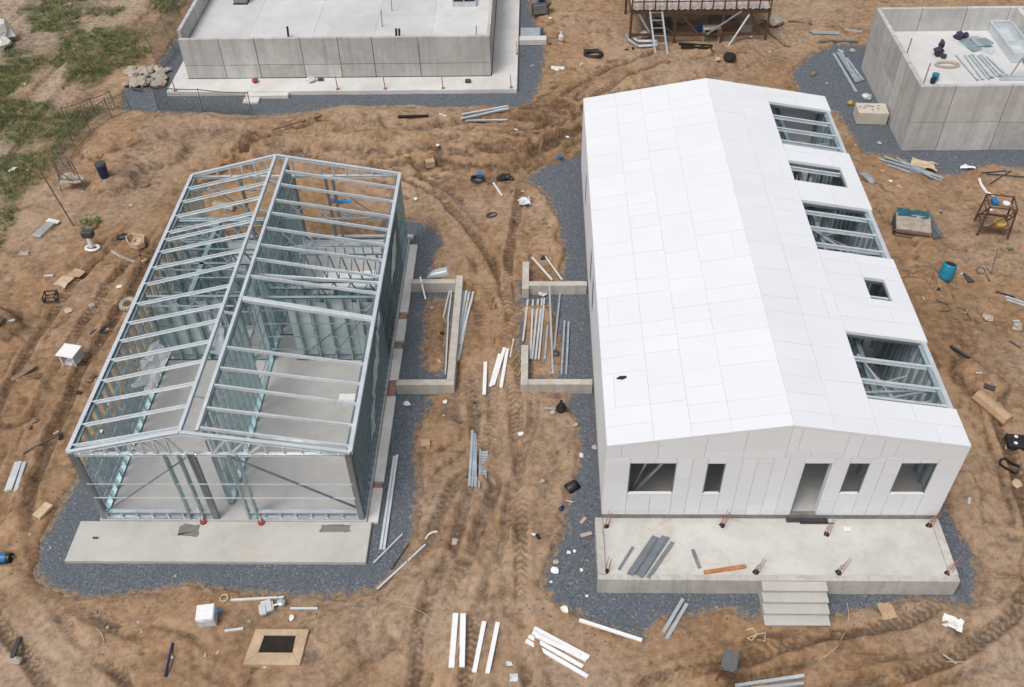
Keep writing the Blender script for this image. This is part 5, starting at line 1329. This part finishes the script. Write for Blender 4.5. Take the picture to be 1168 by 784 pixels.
lpart(MB().box(-.1, .1, -.22, .1, 0, .12), 'foot', 'oldwood', t, .04); lpart(MB().box(-.1, .1, .06, .24, .02, .25), 'shaft', 'stone', t, .03)
t = et(118, 373, 'garden_fork', 'blue garden fork lying on dirt beside the frame house', 'fork', -35)
fk = MB()
for x in (-.12, -.04, .04, .12): fk.tube((x, -.45, .04), (x, -.05, .06), .022, 5)
fk.beam((-.14, -.05, .06), (.14, -.05, .06), .04, .04)
lpart(fk, 'tines', 'navy', t); lpart(MB().tube((0, -.05, .06), (.04, .5, .08), .03), 'handle', 'char', t)
bag(122, 377, .12, 'palewood', 'cream lump beside the blue garden fork', 16, .5, 'lump', 'lump')
t = et(147, 350, 'tyre', 'grey ribbed tyre leaning at the frame house side wall', 'tyre')
lpart(MB().path([(.2 * math.cos(a), .26 * math.sin(a), .12) for a in np.linspace(0, 6.28, 18)], .09, 8), 'ring', 'stone', t)
bag(150, 235, .12, 'palestone', 'pale pebble on dirt near the corner of the frame house', 17, .5, 'stone', 'stone')
at(164, 211, MB().path([(.2 * math.cos(a), .16 * math.sin(a), .03) for a in np.linspace(0, 6.28, 12)], .04, 5), 'hose_ring', 'oldwood', 'muddy ring half buried in the dirt bank', 'ring')
bag(*c6(400, 285), .25, 'oldwood', 'dark brown clump of roots beside the frame house wall', 18, .5, 'clump', 'clump')
bag(*c6(130, 502), .14, 'oldwood', 'lower round brown clod at left', 19, .6, 'clod', 'clod'); bag(*c6(155, 470), .15, 'oldwood', 'upper flat brown clod at left', 29, .4, 'clod', 'clod')
at(50, 584, MB().box(-.14, .14, -.25, .25, 0, .1), 'brick', 'palewood', 'pale brick on dirt at the gravel edge left of the slab', 'brick', -25, .01)
t = et(4, 640, 'bucket', 'blue and black bucket lying at the left picture edge', 'bucket', 90)
lpart(MB().tube((-.0, .12, .14), (0, -.15, .15), .15, 14, .13), 'body', 'blue', t); lpart(MB().tube((0, -.152, .15), (0, -.26, .15), .14, 14), 'mouth', 'black', t)
bag(*cA(78, 662), .16, 'stone', 'grey stone by the dark flat piece at lower left', 24, .5, 'stone', 'stone')
bag(*cA(1110, 490), .08, 'stone', 'small grey canister left of the pit frame', 25, .8, 'canister', 'canister')
bag(*c8(930, 134), .14, 'palestone', 'flat beige stone on the track above the white planks', 26, .3, 'stone', 'stone')
for i, (x, y) in enumerate(((478, 515), (630, 532), (135, 100), (615, 490), (225, 160), (780, 285))):
    bag(*cA(x, y), .06, 'palestone', ('tiny white chip in lower left dirt nearest the cord', 'tiny pale chip in the dirt below the gravel, second from cord', 'tiny pale chip on dirt left of the gravel', 'tiny pale chip in foreground dirt just under the gravel', 'tiny white chip in the gravel left of the slab', 'small cream chip in the gravel before the slab')[i], 90 + i, .5, 'chip', 'chip')
at(489, 168, MB().box(-.18, .18, -.15, .15, 0, .28), 'carton', 'card', 'tan carton standing on the dirt ridge behind the frame house', 'carton', 12, .015)
bag(463, 168, .16, 'yellow', 'yellowish clod on the dirt ridge left of the tan carton', 27, .6, 'clod', 'clod')
o = MB().sheet(.75, .22, 5, 3, .10, 91, .15).build('tarp', 'blue'); p = G(389, 231); o.location = p; tag(o, 'small blue tarp on dirt behind the frame house seen through its rafters', 'tarp')
lay((245, 236), (268, 240), .3, .2, 'stone', 'concrete_lump', 'long pale lump on dirt behind the frame house seen through its rafters', 'lump', kind='tube')

# trodden litter, nothing tells the pieces apart
rq = random.Random(77)
protos = [('scrap', 'paper', MB().sheet(.13, .09, 2, 2, .04, 3, .2)), ('scrap', 'paper', MB().sheet(.09, .12, 2, 2, .04, 4, .25)), ('wood_chip', 'oldwood', MB().box(-.12, .12, -.02, .02, 0, .025)), ('wood_chip', 'palewood', MB().box(-.08, .08, -.03, .03, 0, .02)), ('offcut', 'galv_pale', MB().box(-.11, .11, -.03, .03, 0, .03)), ('offcut', 'black', MB().box(-.07, .07, -.04, .04, 0, .03))]
info = {('scrap', 'paper'): ('tiny pale scrap of paper trodden into the dirt', 'scrap', 'paper scraps in the dirt'), ('wood_chip', 'oldwood'): ('small brown wood splinter trodden into the dirt', 'splinter', 'brown splinters in the dirt'), ('wood_chip', 'palewood'): ('small pale wood chip trodden into the dirt', 'wood chip', 'pale wood chips in the dirt'), ('offcut', 'galv_pale'): ('short grey metal offcut dropped on the dirt', 'offcut', 'metal offcuts on the dirt'), ('offcut', 'black'): ('tiny black plastic scrap dropped on the dirt', 'scrap', 'black scraps on the dirt')}
first = {}
spots = [(640, 690), (930, 690), (1060, 330), (1110, 380), (60, 400), (150, 300), (540, 180), (600, 60), (480, 460), (620, 500), (250, 740), (1000, 230), (660, 60), (90, 480)]
k = 0
while k < 84:
    if rq.random() < .6: sx_, sy_ = rq.choice(spots); px, py = rq.gauss(sx_, 38), rq.gauss(sy_, 24)
    else: px, py = rq.uniform(5, 1160), rq.uniform(40, 780)
    if not (0 < px < 1168 and 20 < py < 784): continue
    p = G(px, py)
    if p.z < -1 or (-12.8 < p.x < -4.2 and 13.7 < p.y < 28) or (1.3 < p.x < 10.8 and 12 < p.y < 31.7) or p.y > 46: continue
    if (-16.9 < p.x < -.7 and p.y > 37.4) or (p.x > 14.4 and 33 < p.y < 41.5): continue
    n_, m_, mb = protos[k % 6]
    if k % 6 not in first: o = mb.build(n_, m_); first[k % 6] = o
    else: o = first[k % 6].copy(); COL.objects.link(o)
    o.location = p; o.rotation_euler = (0, 0, rq.uniform(0, 6.28)); o.scale = (rq.uniform(.6, 1.5),) * 3
    tag(o, *info[(n_, m_)]); k += 1

# ------------------------------------------------------------------ raised slab at the back left
CX0, CX1, CY0, CY1, CZT = -16.0, -2.12, 39.5, 56, 2.1
Cc = empty('raised_foundation', (CX0, CY0, 0), 'large foundation with grey concrete panel walls and a white deck at the back left', 'foundation')
part(MB().box(-16.7, -.93, 38.30, CY0 - .02, -.2, .2).box(CX1 + .02, -.93, CY0 - .02, 56, -.2, .2).box(-16.7, CX0 - .02, CY0 - .02, 56, -.2, .2), 'apron', 'apron', Cc, .02)
part(MB().box(-13.05, -11.15, 38.0, 38.295, -.2, .16).box(-13.1, -12.4, 37.55, 37.99, -.2, .10), 'step', 'apron', Cc, .02)
dkm = MB(); xs_ = [CX0 + .2, -13.1, -10.2, -7.4, -4.8, CX1 - .15]; ys_ = [CY0 + .2, 42.4, 45.2, 48.0, 51, 56]
for a, b in zip(xs_[:-1], xs_[1:]):
    for c_, d_ in zip(ys_[:-1], ys_[1:]): dkm.box(a + .004, b - .004, c_ + .004, d_ - .004, .3, 1.72)
part(dkm, 'deck', 'floor', Cc)
def panels(mb, x0, x1, ythick, z0, z1, mids, w0, axis_='x', seed=0):
    rq = random.Random(seed); c = x0; cuts = [x0]
    while c < x1 - w0 * 1.3: c += w0 * rq.uniform(.55, 1.15); cuts.append(c)
    cuts.append(x1); ya, yb_ = ythick
    for a, b in zip(cuts[:-1], cuts[1:]):
        zs = [z0] + ([mids * rq.uniform(.99, 1.01)] if rq.random() < .95 and mids < z1 - .2 else []) + [z1]
        for c0, c1_ in zip(zs[:-1], zs[1:]):
            d = rq.uniform(-.006, .006)
            if axis_ == 'x': mb.box(a + .014, b - .014, ya + d, yb_, c0 + .012, c1_ - (.012 if c1_ < z1 else 0))
            else: mb.box(ya + d, yb_, a + .014, b - .014, c0 + .012, c1_ - (.012 if c1_ < z1 else 0))
    return mb
part(panels(MB(), CX0, CX1, (CY0, CY0 + .16), .2, CZT, .85, 2.6, 'x', 4), 'front_wall', 'panelwall', Cc)
part(panels(MB(), CY0 + .17, 56, (CX0, CX0 + .16), .2, CZT + .35, .85, 2.6, 'y', 5), 'side_wall', 'panelwall', Cc)
part(panels(MB(), CY0 + .17, 56, (CX1 - .14, CX1), .2, CZT, .85, 2.6, 'y', 6), 'side_wall', 'panelwall', Cc)
for i, (px, py, lb) in enumerate(((200, 104, 'thin red rod at the far left corner of the far apron'), (385, 104, 'red rod standing on the far apron, second from the left'), (439, 104, 'red rod on the far apron in the middle of the wall'), (505, 104, 'red rod on the far apron toward the right'), (583, 103, 'red rod at the right corner of the far apron'), (590, 62, 'red rod at the right edge of the far apron further back'))):
    x, y = P(px, py, .2)
    o = MB().tube((0, 0, 0), (-.03, .02, .62), .022, 6).box(-.07, .07, -.05, .05, 0, .05).build('marker_rod', 'rebar'); o.location = (x, max(38.4, y), .2); tag(o, lb, 'rod')
for i, (px, py, h, lb) in enumerate(((329, 42, .5, 'short black pipe stub on the white deck behind the far wall'), (452, 42, .4, 'black pipe stub on the white deck right of the middle'), (455.5, 42, .4, 'second black pipe stub close beside another on the white deck'), (436, 30, .8, 'thin tall grey pipe on the white deck'), (447, 12, .9, 'thin tall rod near the top edge on the white deck'), (543, 41, .5, 'thin rod at the right end of the white deck'))):
    x, y = P(px, py, 1.75); o = MB().tube((0, 0, 0), (.03, .02, h), .05 if i < 3 else .025, 8).build('pipe_stub', 'black' if i < 3 else 'stone'); o.location = (x, max(y, CY0 + .3), 1.72); tag(o, lb, 'pipe')
t = et(530, 4, 'roof_hatch', 'open dark hatch with a metal frame on the white deck', 'hatch', z=1.72)
lpart(MB().box(-.55, -.5, -.4, .5, 0, .25).box(.5, .55, -.4, .5, 0, .25).box(-.5, .5, .45, .5, 0, .25).box(-.5, .5, -.4, -.35, 0, .25).box(-.05, .0, -.35, .45, 0, .25), 'frame', 'galv', t); lpart(MB().box(-.49, .49, -.34, .44, .004, .02), 'opening', 'hole', t)  # dark plate stands in for the shade down the hatch
t = et(276, 2, 'roof_hatch', 'tall dark box with a metal frame near the top left of the white deck', 'hatch', z=1.72)
lpart(MB().box(-.35, .35, -.35, .35, 0, .05), 'base', 'char', t); lpart(MB().box(-.32, .32, -.3, .3, .05, .7), 'body', 'galv_dark', t, .02)
o = MB().rock((0, 0, .1), .24, 3, .6).build('bag', 'clear'); o.location = (*P(355, 93, .2), .2); tag(o, 'small silver bag on the far apron', 'bag')
o = MB().box(-.12, .12, -.08, .08, 0, .12).build('block', 'char'); o.location = (*P(366, 92, .2), .2); tag(o, 'small dark block right of the silver bag', 'block')
o = MB().rock((0, 0, .1), .18, 5, .6).build('bag', 'red'); o.location = (*P(291, 94, .2), .2); tag(o, 'small red bag on the far apron at left', 'bag')
o = MB().box(-.12, .12, -.1, .1, 0, .12).build('block', 'char'); o.location = (*P(534, 94, .2), .2); tag(o, 'small dark block on the far apron at right', 'block')
# entrance platform right of it
t = et(608, 48, 'side_platform', 'small concrete platform with a metal sheet beside the far apron', 'platform')
lpart(MB().box(-.65, .65, -.35, .1, 0, .28), 'block', 'apron', t, .02); lpart(MB().box(-.6, .35, .12, .9, .05, .3), 'crate', 'galv', t, .02); lpart(MB().box(.36, .5, .1, .8, .0, .32), 'side_sheet', 'char', t)
t = et(616, 16, 'generator', 'blue grey generator standing on gravel beside the far slab', 'generator', 10)
lpart(MB().box(-.4, .3, -.3, .3, .1, .6), 'body', 'galv_dark', t, .05); lpart(MB().rock((.1, .1, .7), .25, 4, .7), 'cover', 'navy', t); lpart(MB().path([(-.45, -.32, 0), (-.45, -.32, .7), (.38, -.32, .7), (.38, -.32, 0)], .03), 'frame', 'char', t); lpart(MB().rock((.42, .25, .4), .26, 5, .8), 'bag', 'oldwood', t)
t = et(640, 50, 'gas_bottle', 'small white and orange bottle on dirt right of the far platform', 'bottle')
lpart(MB().lathe([(.1, 0), (.13, .05), (.13, .4), (.06, .5), (.05, .6)], 12), 'bottle', 'offwhite', t); lpart(MB().lathe([(.132, .12), (.132, .22)], 12), 'band', 'orange_timber', t)
bag(627, 51, .13, 'char', 'small dark lump next to the far platform', 33, .6, 'lump', 'lump')
at(636, 79, MB().sheet(.6, .35, 4, 3, .05, 95), 'paper_sheet', 'offwhite', 'pale grey sheet on dirt right of the far gravel', 'sheet', -8)
t = et(677, 63, 'hose_coil', 'black hose coil on dirt beyond the white house', 'hose')
lpart(MB().path([(.4 * math.cos(a), .28 * math.sin(a), .06) for a in np.linspace(-3.0, 3.2, 18)], .08, 6), 'coil', 'black', t); lpart(MB().path([(-.45, .35, .05), (-.1, .3, .06), (.25, .38, .05)], .08, 6), 'tail', 'black', t)
t = et(832, 68, 'tyre', 'black square tyre lump on dirt below the rusty platform', 'tyre'); lpart(MB().lathe([(.12, 0), (.26, .02), (.3, .12), (.26, .24), (.12, .26)], 14), 'ring', 'black', t)
bag(818, 69, .2, 'palestone', 'pale stone beside the black tyre lump', 34, .5, 'stone', 'stone')
lay(cB(1010, 238), cB(1055, 236), .2, .08, 'oldwood', 'board', 'short dark board on dirt right of the black tyre lump', 'board')
# concrete rubble by the fence
t = et(165, 92, 'concrete_rubble', 'pile of broken pale concrete beside the wire fence', 'rubble')
rb = MB(); rq = random.Random(17)
for k in range(34): rb.rock((rq.uniform(-1.0, .9), rq.uniform(-.7, 1.0), .12), rq.uniform(.16, .36), k, .45)
lpart(rb, 'pile', concrete('rubble_concrete', (.44, .39, .33), (.31, .265, .21), .4, .2, 2), t); lpart(MB().path([(.4 * math.cos(a) + .1, .25 * math.sin(a) - .8, .15) for a in np.linspace(.5, 5, 12)], .05, 5), 'hose', 'char', t)
t = et(5, 48, 'sack', 'pale grey sack pile at the far left picture edge', 'sack'); lpart(MB().rock((0, 0, .5), .7, 4, .9).rock((.2, -.6, .2), .5, 5, .6), 'pile', 'offwhite', t)

# ------------------------------------------------------------------ basin building at the back right
DX0, DX1, DY0, DY1, DZ = 14.72, 23.5, 33.45, 40.25, 2.88
D = empty('basin_building', (DX0, DY0, 0), 'open grey concrete basin building with high panel walls at the back right', 'building')
part(panels(MB(), DX0, DX1, (DY0, DY0 + .18), 0, DZ, 1.3, 2.2, 'x', 14), 'front_wall', 'panelwall', D)
part(panels(MB(), DY0 + .19, DY1, (DX0, DX0 + .18), 0, DZ, 1.45, 1.5, 'y', 15), 'side_wall', 'panelwall', D)
part(panels(MB(), DX0 + .19, DX1, (DY1 - .18, DY1), 1.3, DZ, 9, 2.3, 'x', 16), 'back_wall', 'panelwall', D)
part(panels(MB(), DY0 + .19, DY1 - .19, (20.7, 20.9), 1.3, DZ, 9, 2.2, 'y', 17), 'inner_wall', 'panelwall', D)
M['basinfloor'] = concrete('basin_floor_concrete', (.64, .64, .63), (.54, .54, .53), .2, .1)
part(MB().box(DX0 + .185, DX1, DY0 + .185, DY1 - .185, .5, 1.85), 'floor', 'basinfloor', D)
def fz(x, y, z=1.85): return Vector((*P(*c4(x, y), z), z))
for i, (a, b) in enumerate((((865, 248), (962, 360)), ((905, 250), (985, 358)), ((925, 248), (1010, 355)), ((945, 250), (1030, 350)), ((965, 250), (1050, 345)), ((985, 252), (1070, 342)), ((1000, 254), (1090, 338)), ((935, 249), (1020, 352)), ((975, 251), (1060, 344)))):
    p, q_ = fz(*a), fz(*b); dz = .04 + (.06 if i > 6 else 0); p.z += dz; q_.z += dz
    board3(p, q_, .1, .05, 'galv_pale', 'metal_profile', 'steel profile in the parallel stack inside the basin building', 'profile', 'profiles inside the basin building', kind='c')
for i, (a, b, lb) in enumerate((((880, 190), (1030, 235), 'lowest'), ((895, 185), (960, 230), 'second'), ((940, 175), (980, 215), 'third'), ((970, 190), (1010, 215), 'topmost'))):
    p, q_ = fz(*a), fz(*b); p.z += .03 + .05 * i; q_.z += .03 + .05 * i
    board3(p, q_, .45, .04, ('galv_pale', 'galv_teal', 'galv', 'galv_teal')[i], 'metal_sheet', lb + ' of the stacked metal sheets inside the basin building', 'sheet')
t = empty('trough', fz(1095, 195), 'shallow pale metal trough along the basin inner wall', 'trough')
t.location = (20.2, 38.6, 1.85)
lpart(MB().box(-.42, .42, -1.45, 1.45, .02, .05).box(-.45, -.42, -1.45, 1.45, 0, .42).box(.42, .45, -1.45, 1.45, 0, .42).box(-.42, .42, 1.42, 1.45, .05, .42).box(-.42, .42, -1.45, -1.42, .05, .42).box(-.42, .42, -.1, -.06, .05, .3), 'trough', 'galv_pale', t)
lpart(MB().box(-.48, -.40, -1.45, 1.45, .42, .46).box(.40, .48, -1.45, 1.45, .42, .46).box(-.40, .40, 1.40, 1.47, .42, .46), 'rim', 'galv_pale', t)
o = MB().rock((0, 0, .2), .22, 7, 1.2).rock((.1, .1, .5), .16, 8, 1.2).rock((.2, -.2, .1), .16, 9, .6).build('jacket', 'purple'); o.location = fz(780, 248); tag(o, 'crumpled dark purple cloth on the basin floor', 'cloth')
o = MB().path([(.45 * math.cos(a) + .1 * a / 6, .22 * math.sin(a), .05) for a in np.linspace(0, 8, 20)], .06, 5).build('rope', 'rope'); o.location = fz(818, 292); tag(o, 'pale rope coil on the basin floor beside purple cloth', 'rope')
o = MB().rock((0, 0, .16), .24, 5, .8).rock((.3, .1, .1), .18, 6, .8).build('bag', 'purple'); o.location = fz(875, 172); tag(o, 'dark bag beside the stacked metal sheets in the basin', 'bag')
t = empty('bucket', fz(762, 362), 'teal and black bucket pair near the basin front wall', 'bucket'); lpart(MB().lathe([(.12, 0), (.15, .28)], 14, (.1, .1, 0)), 'pail', 'teal', t); lpart(MB().lathe([(.1, 0), (.12, .2)], 14, (-.05, -.14, 0)), 'cup', 'black', t)
for a, b, lb in (((640, 262), (655, 205), 'thin pink rod rising near the basin side wall'), ((720, 375), (748, 318), 'red rod rising at the basin front corner')):
    p = fz(*a); o = MB().tube((0, 0, 0), (.1, .15, .85), .025, 6).build('marker_rod', 'rebar'); o.location = p; tag(o, lb, 'rod')
t = empty('trestle', fz(1110, 350), 'grey metal trestle frame at the right edge of the basin', 'trestle'); lpart(MB().tube((-.1, 0, 0), (.25, .2, .8), .03).tube((.25, .2, .8), (.9, .2, .8), .03).tube((.25, .2, .8), (.7, -.2, 0), .03), 'legs', 'galv_dark', t); lpart(MB().box(-.5, 1.0, -.16, -.05, .02, .16), 'beam', 'galv', t)
# block with holes
t = et(993, 141, 'concrete_block', 'cream concrete block with small holes beside the basin wall', 'block', -4)
lpart(MB().box(-.62, .62, -.1, .72, 0, .55), 'block', concrete('cream_concrete', (.60, .56, .47), (.48, .44, .36), .3, .15, 2), t, .02)
hp = MB(); rq = random.Random(6)
for k in range(9): hp.lathe([(.0, .552), (.04, .552), (.04, .556)], 7, (rq.uniform(-.5, .5), rq.uniform(.0, .6), 0))
lpart(hp, 'dimple', 'hole', t)
bag(*c4(395, 463), .2, 'yellow', 'ochre lump on gravel left of the cream block', 36, .6, 'lump', 'lump'); bag(*c4(470, 440), .3, 'clear', 'translucent plastic heap behind the cream block', 37, .6, 'plastic', 'plastic')
for i, (x, y, r, m_) in enumerate(((232, 332, .22, 'oldwood'), (292, 372, .1, 'palestone'), (408, 228, .2, 'palestone'), (525, 638, .14, 'palestone'), (420, 645, .08, 'palestone'))):
    bag(*c4(x, y), r, m_, ('brown mud heap on gravel beyond the white roof', 'tiny pale chip on gravel beyond the white roof', 'white lump beside the basin profile heap', 'pale chip on gravel in front of the basin', 'tiny pale chip at the gravel edge by the white roof')[i], 110 + i, .4, 'stone', 'stone')

# ------------------------------------------------------------------ rusty platform at the back
t = et(795, 48, 'rusty_platform', 'rusty steel work platform with white corrugated deck at the top edge', 'platform')
t.location = (t.location.x, t.location.y, 0)
W2, dep, zt = 3.2, 3.0, 1.75
for x in (-W2, -1.1, 1.1, W2):
    for y in (0, dep): lpart(MB().tube((x, y, 0), (x, y, zt), .06), 'leg', 'rust', t)
lpart(MB().beam((-W2, 0, zt - .1), (W2, 0, zt - .1), .12, .2).beam((-W2, dep, zt - .1), (W2, dep, zt - .1), .12, .2).beam((-W2, 0, zt - .1), (-W2, dep, zt - .1), .12, .2).beam((W2, 0, zt - .1), (W2, dep, zt - .1), .12, .2).beam((-W2, 0, .5), (W2, 0, .5), .08, .12), 'frame', 'rust', t)
dk = MB(); n = 90; o = len(dk.v)
for k in range(n + 1):
    x = -W2 + 2 * W2 * k / n; z = zt + .03 + .03 * math.sin(k * 1.5); dk.v += [(x, -.1, z), (x, dep + .1, z)]
for k in range(n): dk.f.append((o + 2 * k, o + 2 * k + 2, o + 2 * k + 3, o + 2 * k + 1))
M['rustdeck'] = concrete('rusty_white_sheet', (.50, .46, .44), (.34, .26, .22), .7, .2, 2); lpart(dk, 'deck', 'rustdeck', t)
for x in np.linspace(-W2, W2, 13): lpart(MB().tube((x, -.08, zt), (x, -.08, zt + .85), .035), 'baluster', 'rust', t)
lpart(MB().tube((-W2, -.08, zt + .85), (W2, -.08, zt + .85), .04).tube((-W2, -.08, zt + .4), (W2, -.08, zt + .4), .03), 'railing', 'rust', t)
for a, b, m_ in (((-2.6, 0, 1.6), (-1.1, 0, .5), 'rust'), ((-1.0, 0, 1.6), (.0, .0, .5), 'rust'), ((.4, -.05, .5), (1.9, -.05, 1.65), 'galv_dark'), ((1.4, -.4, 0), (2.4, .1, 1.6), 'galv'), ((2.3, 0, 1.6), (2.9, 0, .5), 'rust'), ((-2.9, 0, 1.6), (-2.0, .2, .1), 'galv')):
    lpart(MB().tube(a, b, .05), 'brace', m_, t)
px_ = t.location
for (dx, dy, w_, d_, h_, m_, lb) in ((-1.6, 1.2, .9, .6, .5, 'char', 'dark crate in the shade under the left part of the rusty platform'), (1.3, 1.5, 1.1, .7, .4, 'oldwood', 'brown crate in the shade under the rusty platform right of the bench'), (2.4, .9, .5, .5, .45, 'stone', 'grey box under the right end of the rusty platform')):
    o = MB().box(-w_ / 2, w_ / 2, -d_ / 2, d_ / 2, 0, h_).box(-w_ / 2 - .03, w_ / 2 + .03, -d_ / 2 - .03, d_ / 2 + .03, h_ - .08, h_ + .02).build('storage_crate', m_, bevel=.015); o.location = (px_.x + dx, px_.y + dy, max(.02, ground_z(px_.x + dx, px_.y + dy))); tag(o, lb, 'crate')
for i_, (dx, dy, m_) in enumerate(((-2.4, .5, 'white'), (-.6, 2.0, 'stone'), (.3, 1.1, 'blue'))):
    o = MB().rock((0, 0, .12), .3, 30 + i_, .6).build('sack', m_); o.location = (px_.x + dx, px_.y + dy, ground_z(px_.x + dx, px_.y + dy)); tag(o, ('white', 'grey', 'blue')[i_] + ' sack lying in the shade under the rusty platform', 'sack')
t2 = empty('ladder', (px_.x - 2.1, px_.y - .3, 0), 'white steel ladder leaning down from the rusty platform', 'ladder')
for x in (-.28, .28): lpart(MB().beam((x, .35, 1.75), (x + .3, -.9, .08), .07, .09), 'rail', 'galv', t2)

for k in range(6): f_ = k / 6 + .08; lpart(MB().beam((-.28 + .3 * f_, .35 - 1.25 * f_, 1.75 - 1.67 * f_), (.28 + .3 * f_, .35 - 1.25 * f_, 1.75 - 1.67 * f_), .05, .03), 'rung', 'galv', t2)
t2 = et(737, 52, 'bent_frame', 'bent grey steel frame lying at the foot of the white ladder', 'frame')
lpart(MB().path([(-.9, .7, .25), (-.8, .3, .15), (-.4, -.25, .1), (.5, -.2, .12), (.5, .15, .15), (-.35, .2, .12), (-.7, .55, .2)], .07, 6), 'tube', 'galv', t2)
t2 = et(810, 46, 'bench', 'small grey bench standing under the rusty platform', 'bench')
lpart(MB().box(-.42, .42, -.25, .25, .62, .68), 'seat', 'stone', t2, .02)
for x in (-.36, .36):
    for y in (-.2, .2): lpart(MB().box(x - .03, x + .03, y - .03, y + .03, 0, .62), 'leg', 'stone', t2)
p = G(882, 28); o = MB().rock((0, 0, .2), .5, 3, .5).build('stone', 'stone'); o.location = p; tag(o, 'large grey stone right of the rusty platform', 'stone')

# ------------------------------------------------------------------ wire fences
def fence(base, h, label, lean=(0, 0), pitch=.14):
    pts = [G(*b) for b in base]
    t = empty('wire_fence', pts[0], label, 'fence')
    net = MB(); o = pts[0]; r = .0045
    for k, p in enumerate(pts):
        q = p - o; lpart(MB().tube(q - Vector((0, 0, .1)), q + Vector((lean[0] * h, lean[1] * h, h + .08)), .018, 6), 'post', 'wire', t)
    for a, b in zip(pts[:-1], pts[1:]):
        L = (b - a).length; n = max(2, int(L / pitch)); up = Vector((lean[0] * h, lean[1] * h, h))
        for i in range(n + 1):
            q = a.lerp(b, i / n) - o; sag = Vector((0, 0, -.04 * math.sin(math.pi * i / n)))
            net.beam(q + Vector((0, 0, .02)), q + up + sag, r * 2, r * 2, (1, 0, 0))
        m = max(3, int(h / pitch))
        for j in range(m + 1):
            f_ = j / m; rr2 = r * (3 if j == m else 1)
            prev = None
            for i in range(5):
                q = a.lerp(b, i / 4) - o + up * f_ + Vector((0, 0, .02 - .04 * f_ * math.sin(math.pi * i / 4)))
                if prev is not None: net.beam(prev, q, rr2 * 2, rr2 * 2)
                prev = q
    lpart(net, 'netting', 'wire', t)
fence([(243, -4), (229, 14), (214, 36), (200, 58), (184, 82)], 1.7, 'tall wire mesh fence running along the gravel beside the far slab', (-.15, 0), .12)
fence([(173, 97), (181, 125), (232, 128), (288, 132)], 1.05, 'low wire mesh fence crossing the gravel before the far slab', (0, .05), .12)
fence([(150, 126), (128, 134), (104, 150), (87, 170), (74, 190), (70, 205)], .85, 'curved low wire fence between the grass and the dirt bank', (-.1, 0), .12)
fence([(132, 124), (110, 132), (78, 143)], .8, 'short wire fence piece standing on the grass side', (-.05, 0), .14)
# wire cage and pole at left
t = et(86, 215, 'wire_cage', 'bent wire cage with a grey cloth standing by the dirt bank', 'cage')
cg = MB()
for a, b in (((-.5, -.2, 0), (-.35, .0, 1.3)), ((.5, -.2, 0), (.25, .0, 1.3)), ((.0, .4, 0), (.0, .2, 1.4)), ((-.35, 0, 1.3), (.25, 0, 1.3)), ((-.45, -.1, .5), (.4, -.1, .5)), ((-.4, -.05, .9), (.35, -.05, .9)), ((.25, 0, 1.3), (0, .2, 1.4)), ((-.35, 0, 1.3), (0, .2, 1.4)), ((.5, -.2, 0), (-.4, -.05, .9))): cg.tube(a, b, .022, 5)
lpart(cg, 'wires', 'wire', t); lpart(MB().sheet(.8, .6, 4, 4, .2, 99, .1), 'cloth', 'stone', t).location = (0, .05, .3)
t = empty('pole', G(84, 258), 'thin leaning steel pole at the end of the curved wire fence', 'pole'); lpart(MB().tube((0, 0, 0), (-.55, .3, 2.3), .03, 6), 'shaft', 'wire', t)

# ------------------------------------------------------------------ camera, light, world
cam = bpy.data.cameras.new('camera'); cam.sensor_width = 36; cam.lens = F / PW * 36; cam.clip_end = 2000
co = bpy.data.objects.new('camera', cam); COL.objects.link(co); scn.camera = co
c0 = Vector(ray(PW / 2, PH / 2)); rx = (Vector(ray(PW / 2 + 1, PH / 2)) - c0).normalized(); fw_ = c0.normalized(); up = rx.cross(fw_)
m = Matrix((rx, up, -fw_)).transposed().to_4x4(); m.translation = (0, 0, CZ); co.matrix_world = m

SUN_EL, SUN_AZ = R(62), R(-140)   # azimuth from +Y toward +X
d = Vector((math.sin(SUN_AZ) * math.cos(SUN_EL), math.cos(SUN_AZ) * math.cos(SUN_EL), math.sin(SUN_EL)))
su = bpy.data.lights.new('sun', 'SUN'); su.energy = .95; su.angle = R(18); su.color = (1, .97, .93)
so = bpy.data.objects.new('sun', su); COL.objects.link(so); so.rotation_euler = d.to_track_quat('Z', 'Y').to_euler(); so.location = (0, 0, 40)
w = bpy.data.worlds.new('World'); scn.world = w; w.use_nodes = True
nt = w.node_tree; bg = nt.nodes['Background']
sky = nt.nodes.new('ShaderNodeTexSky'); sky.sky_type = 'NISHITA'; sky.sun_disc = False; sky.sun_elevation = SUN_EL; sky.sun_rotation = SUN_AZ
sky.air_density = 1.0; sky.dust_density = 6; sky.ozone_density = 1.0
hs = nt.nodes.new('ShaderNodeHueSaturation'); hs.inputs['Saturation'].default_value = .4; hs.inputs['Value'].default_value = 1.0
nt.links.new(sky.outputs[0], hs.inputs['Color']); nt.links.new(hs.outputs[0], bg.inputs['Color']); bg.inputs['Strength'].default_value = .138
scn.view_settings.view_transform = 'Standard'; scn.view_settings.look = 'None'; scn.view_settings.exposure = 0; scn.view_settings.gamma = 1
scn.cycles.use_denoising = True; scn.cycles.use_adaptive_sampling = False
scn.cycles.max_bounces = 8; scn.cycles.diffuse_bounces = 5; scn.cycles.glossy_bounces = 3
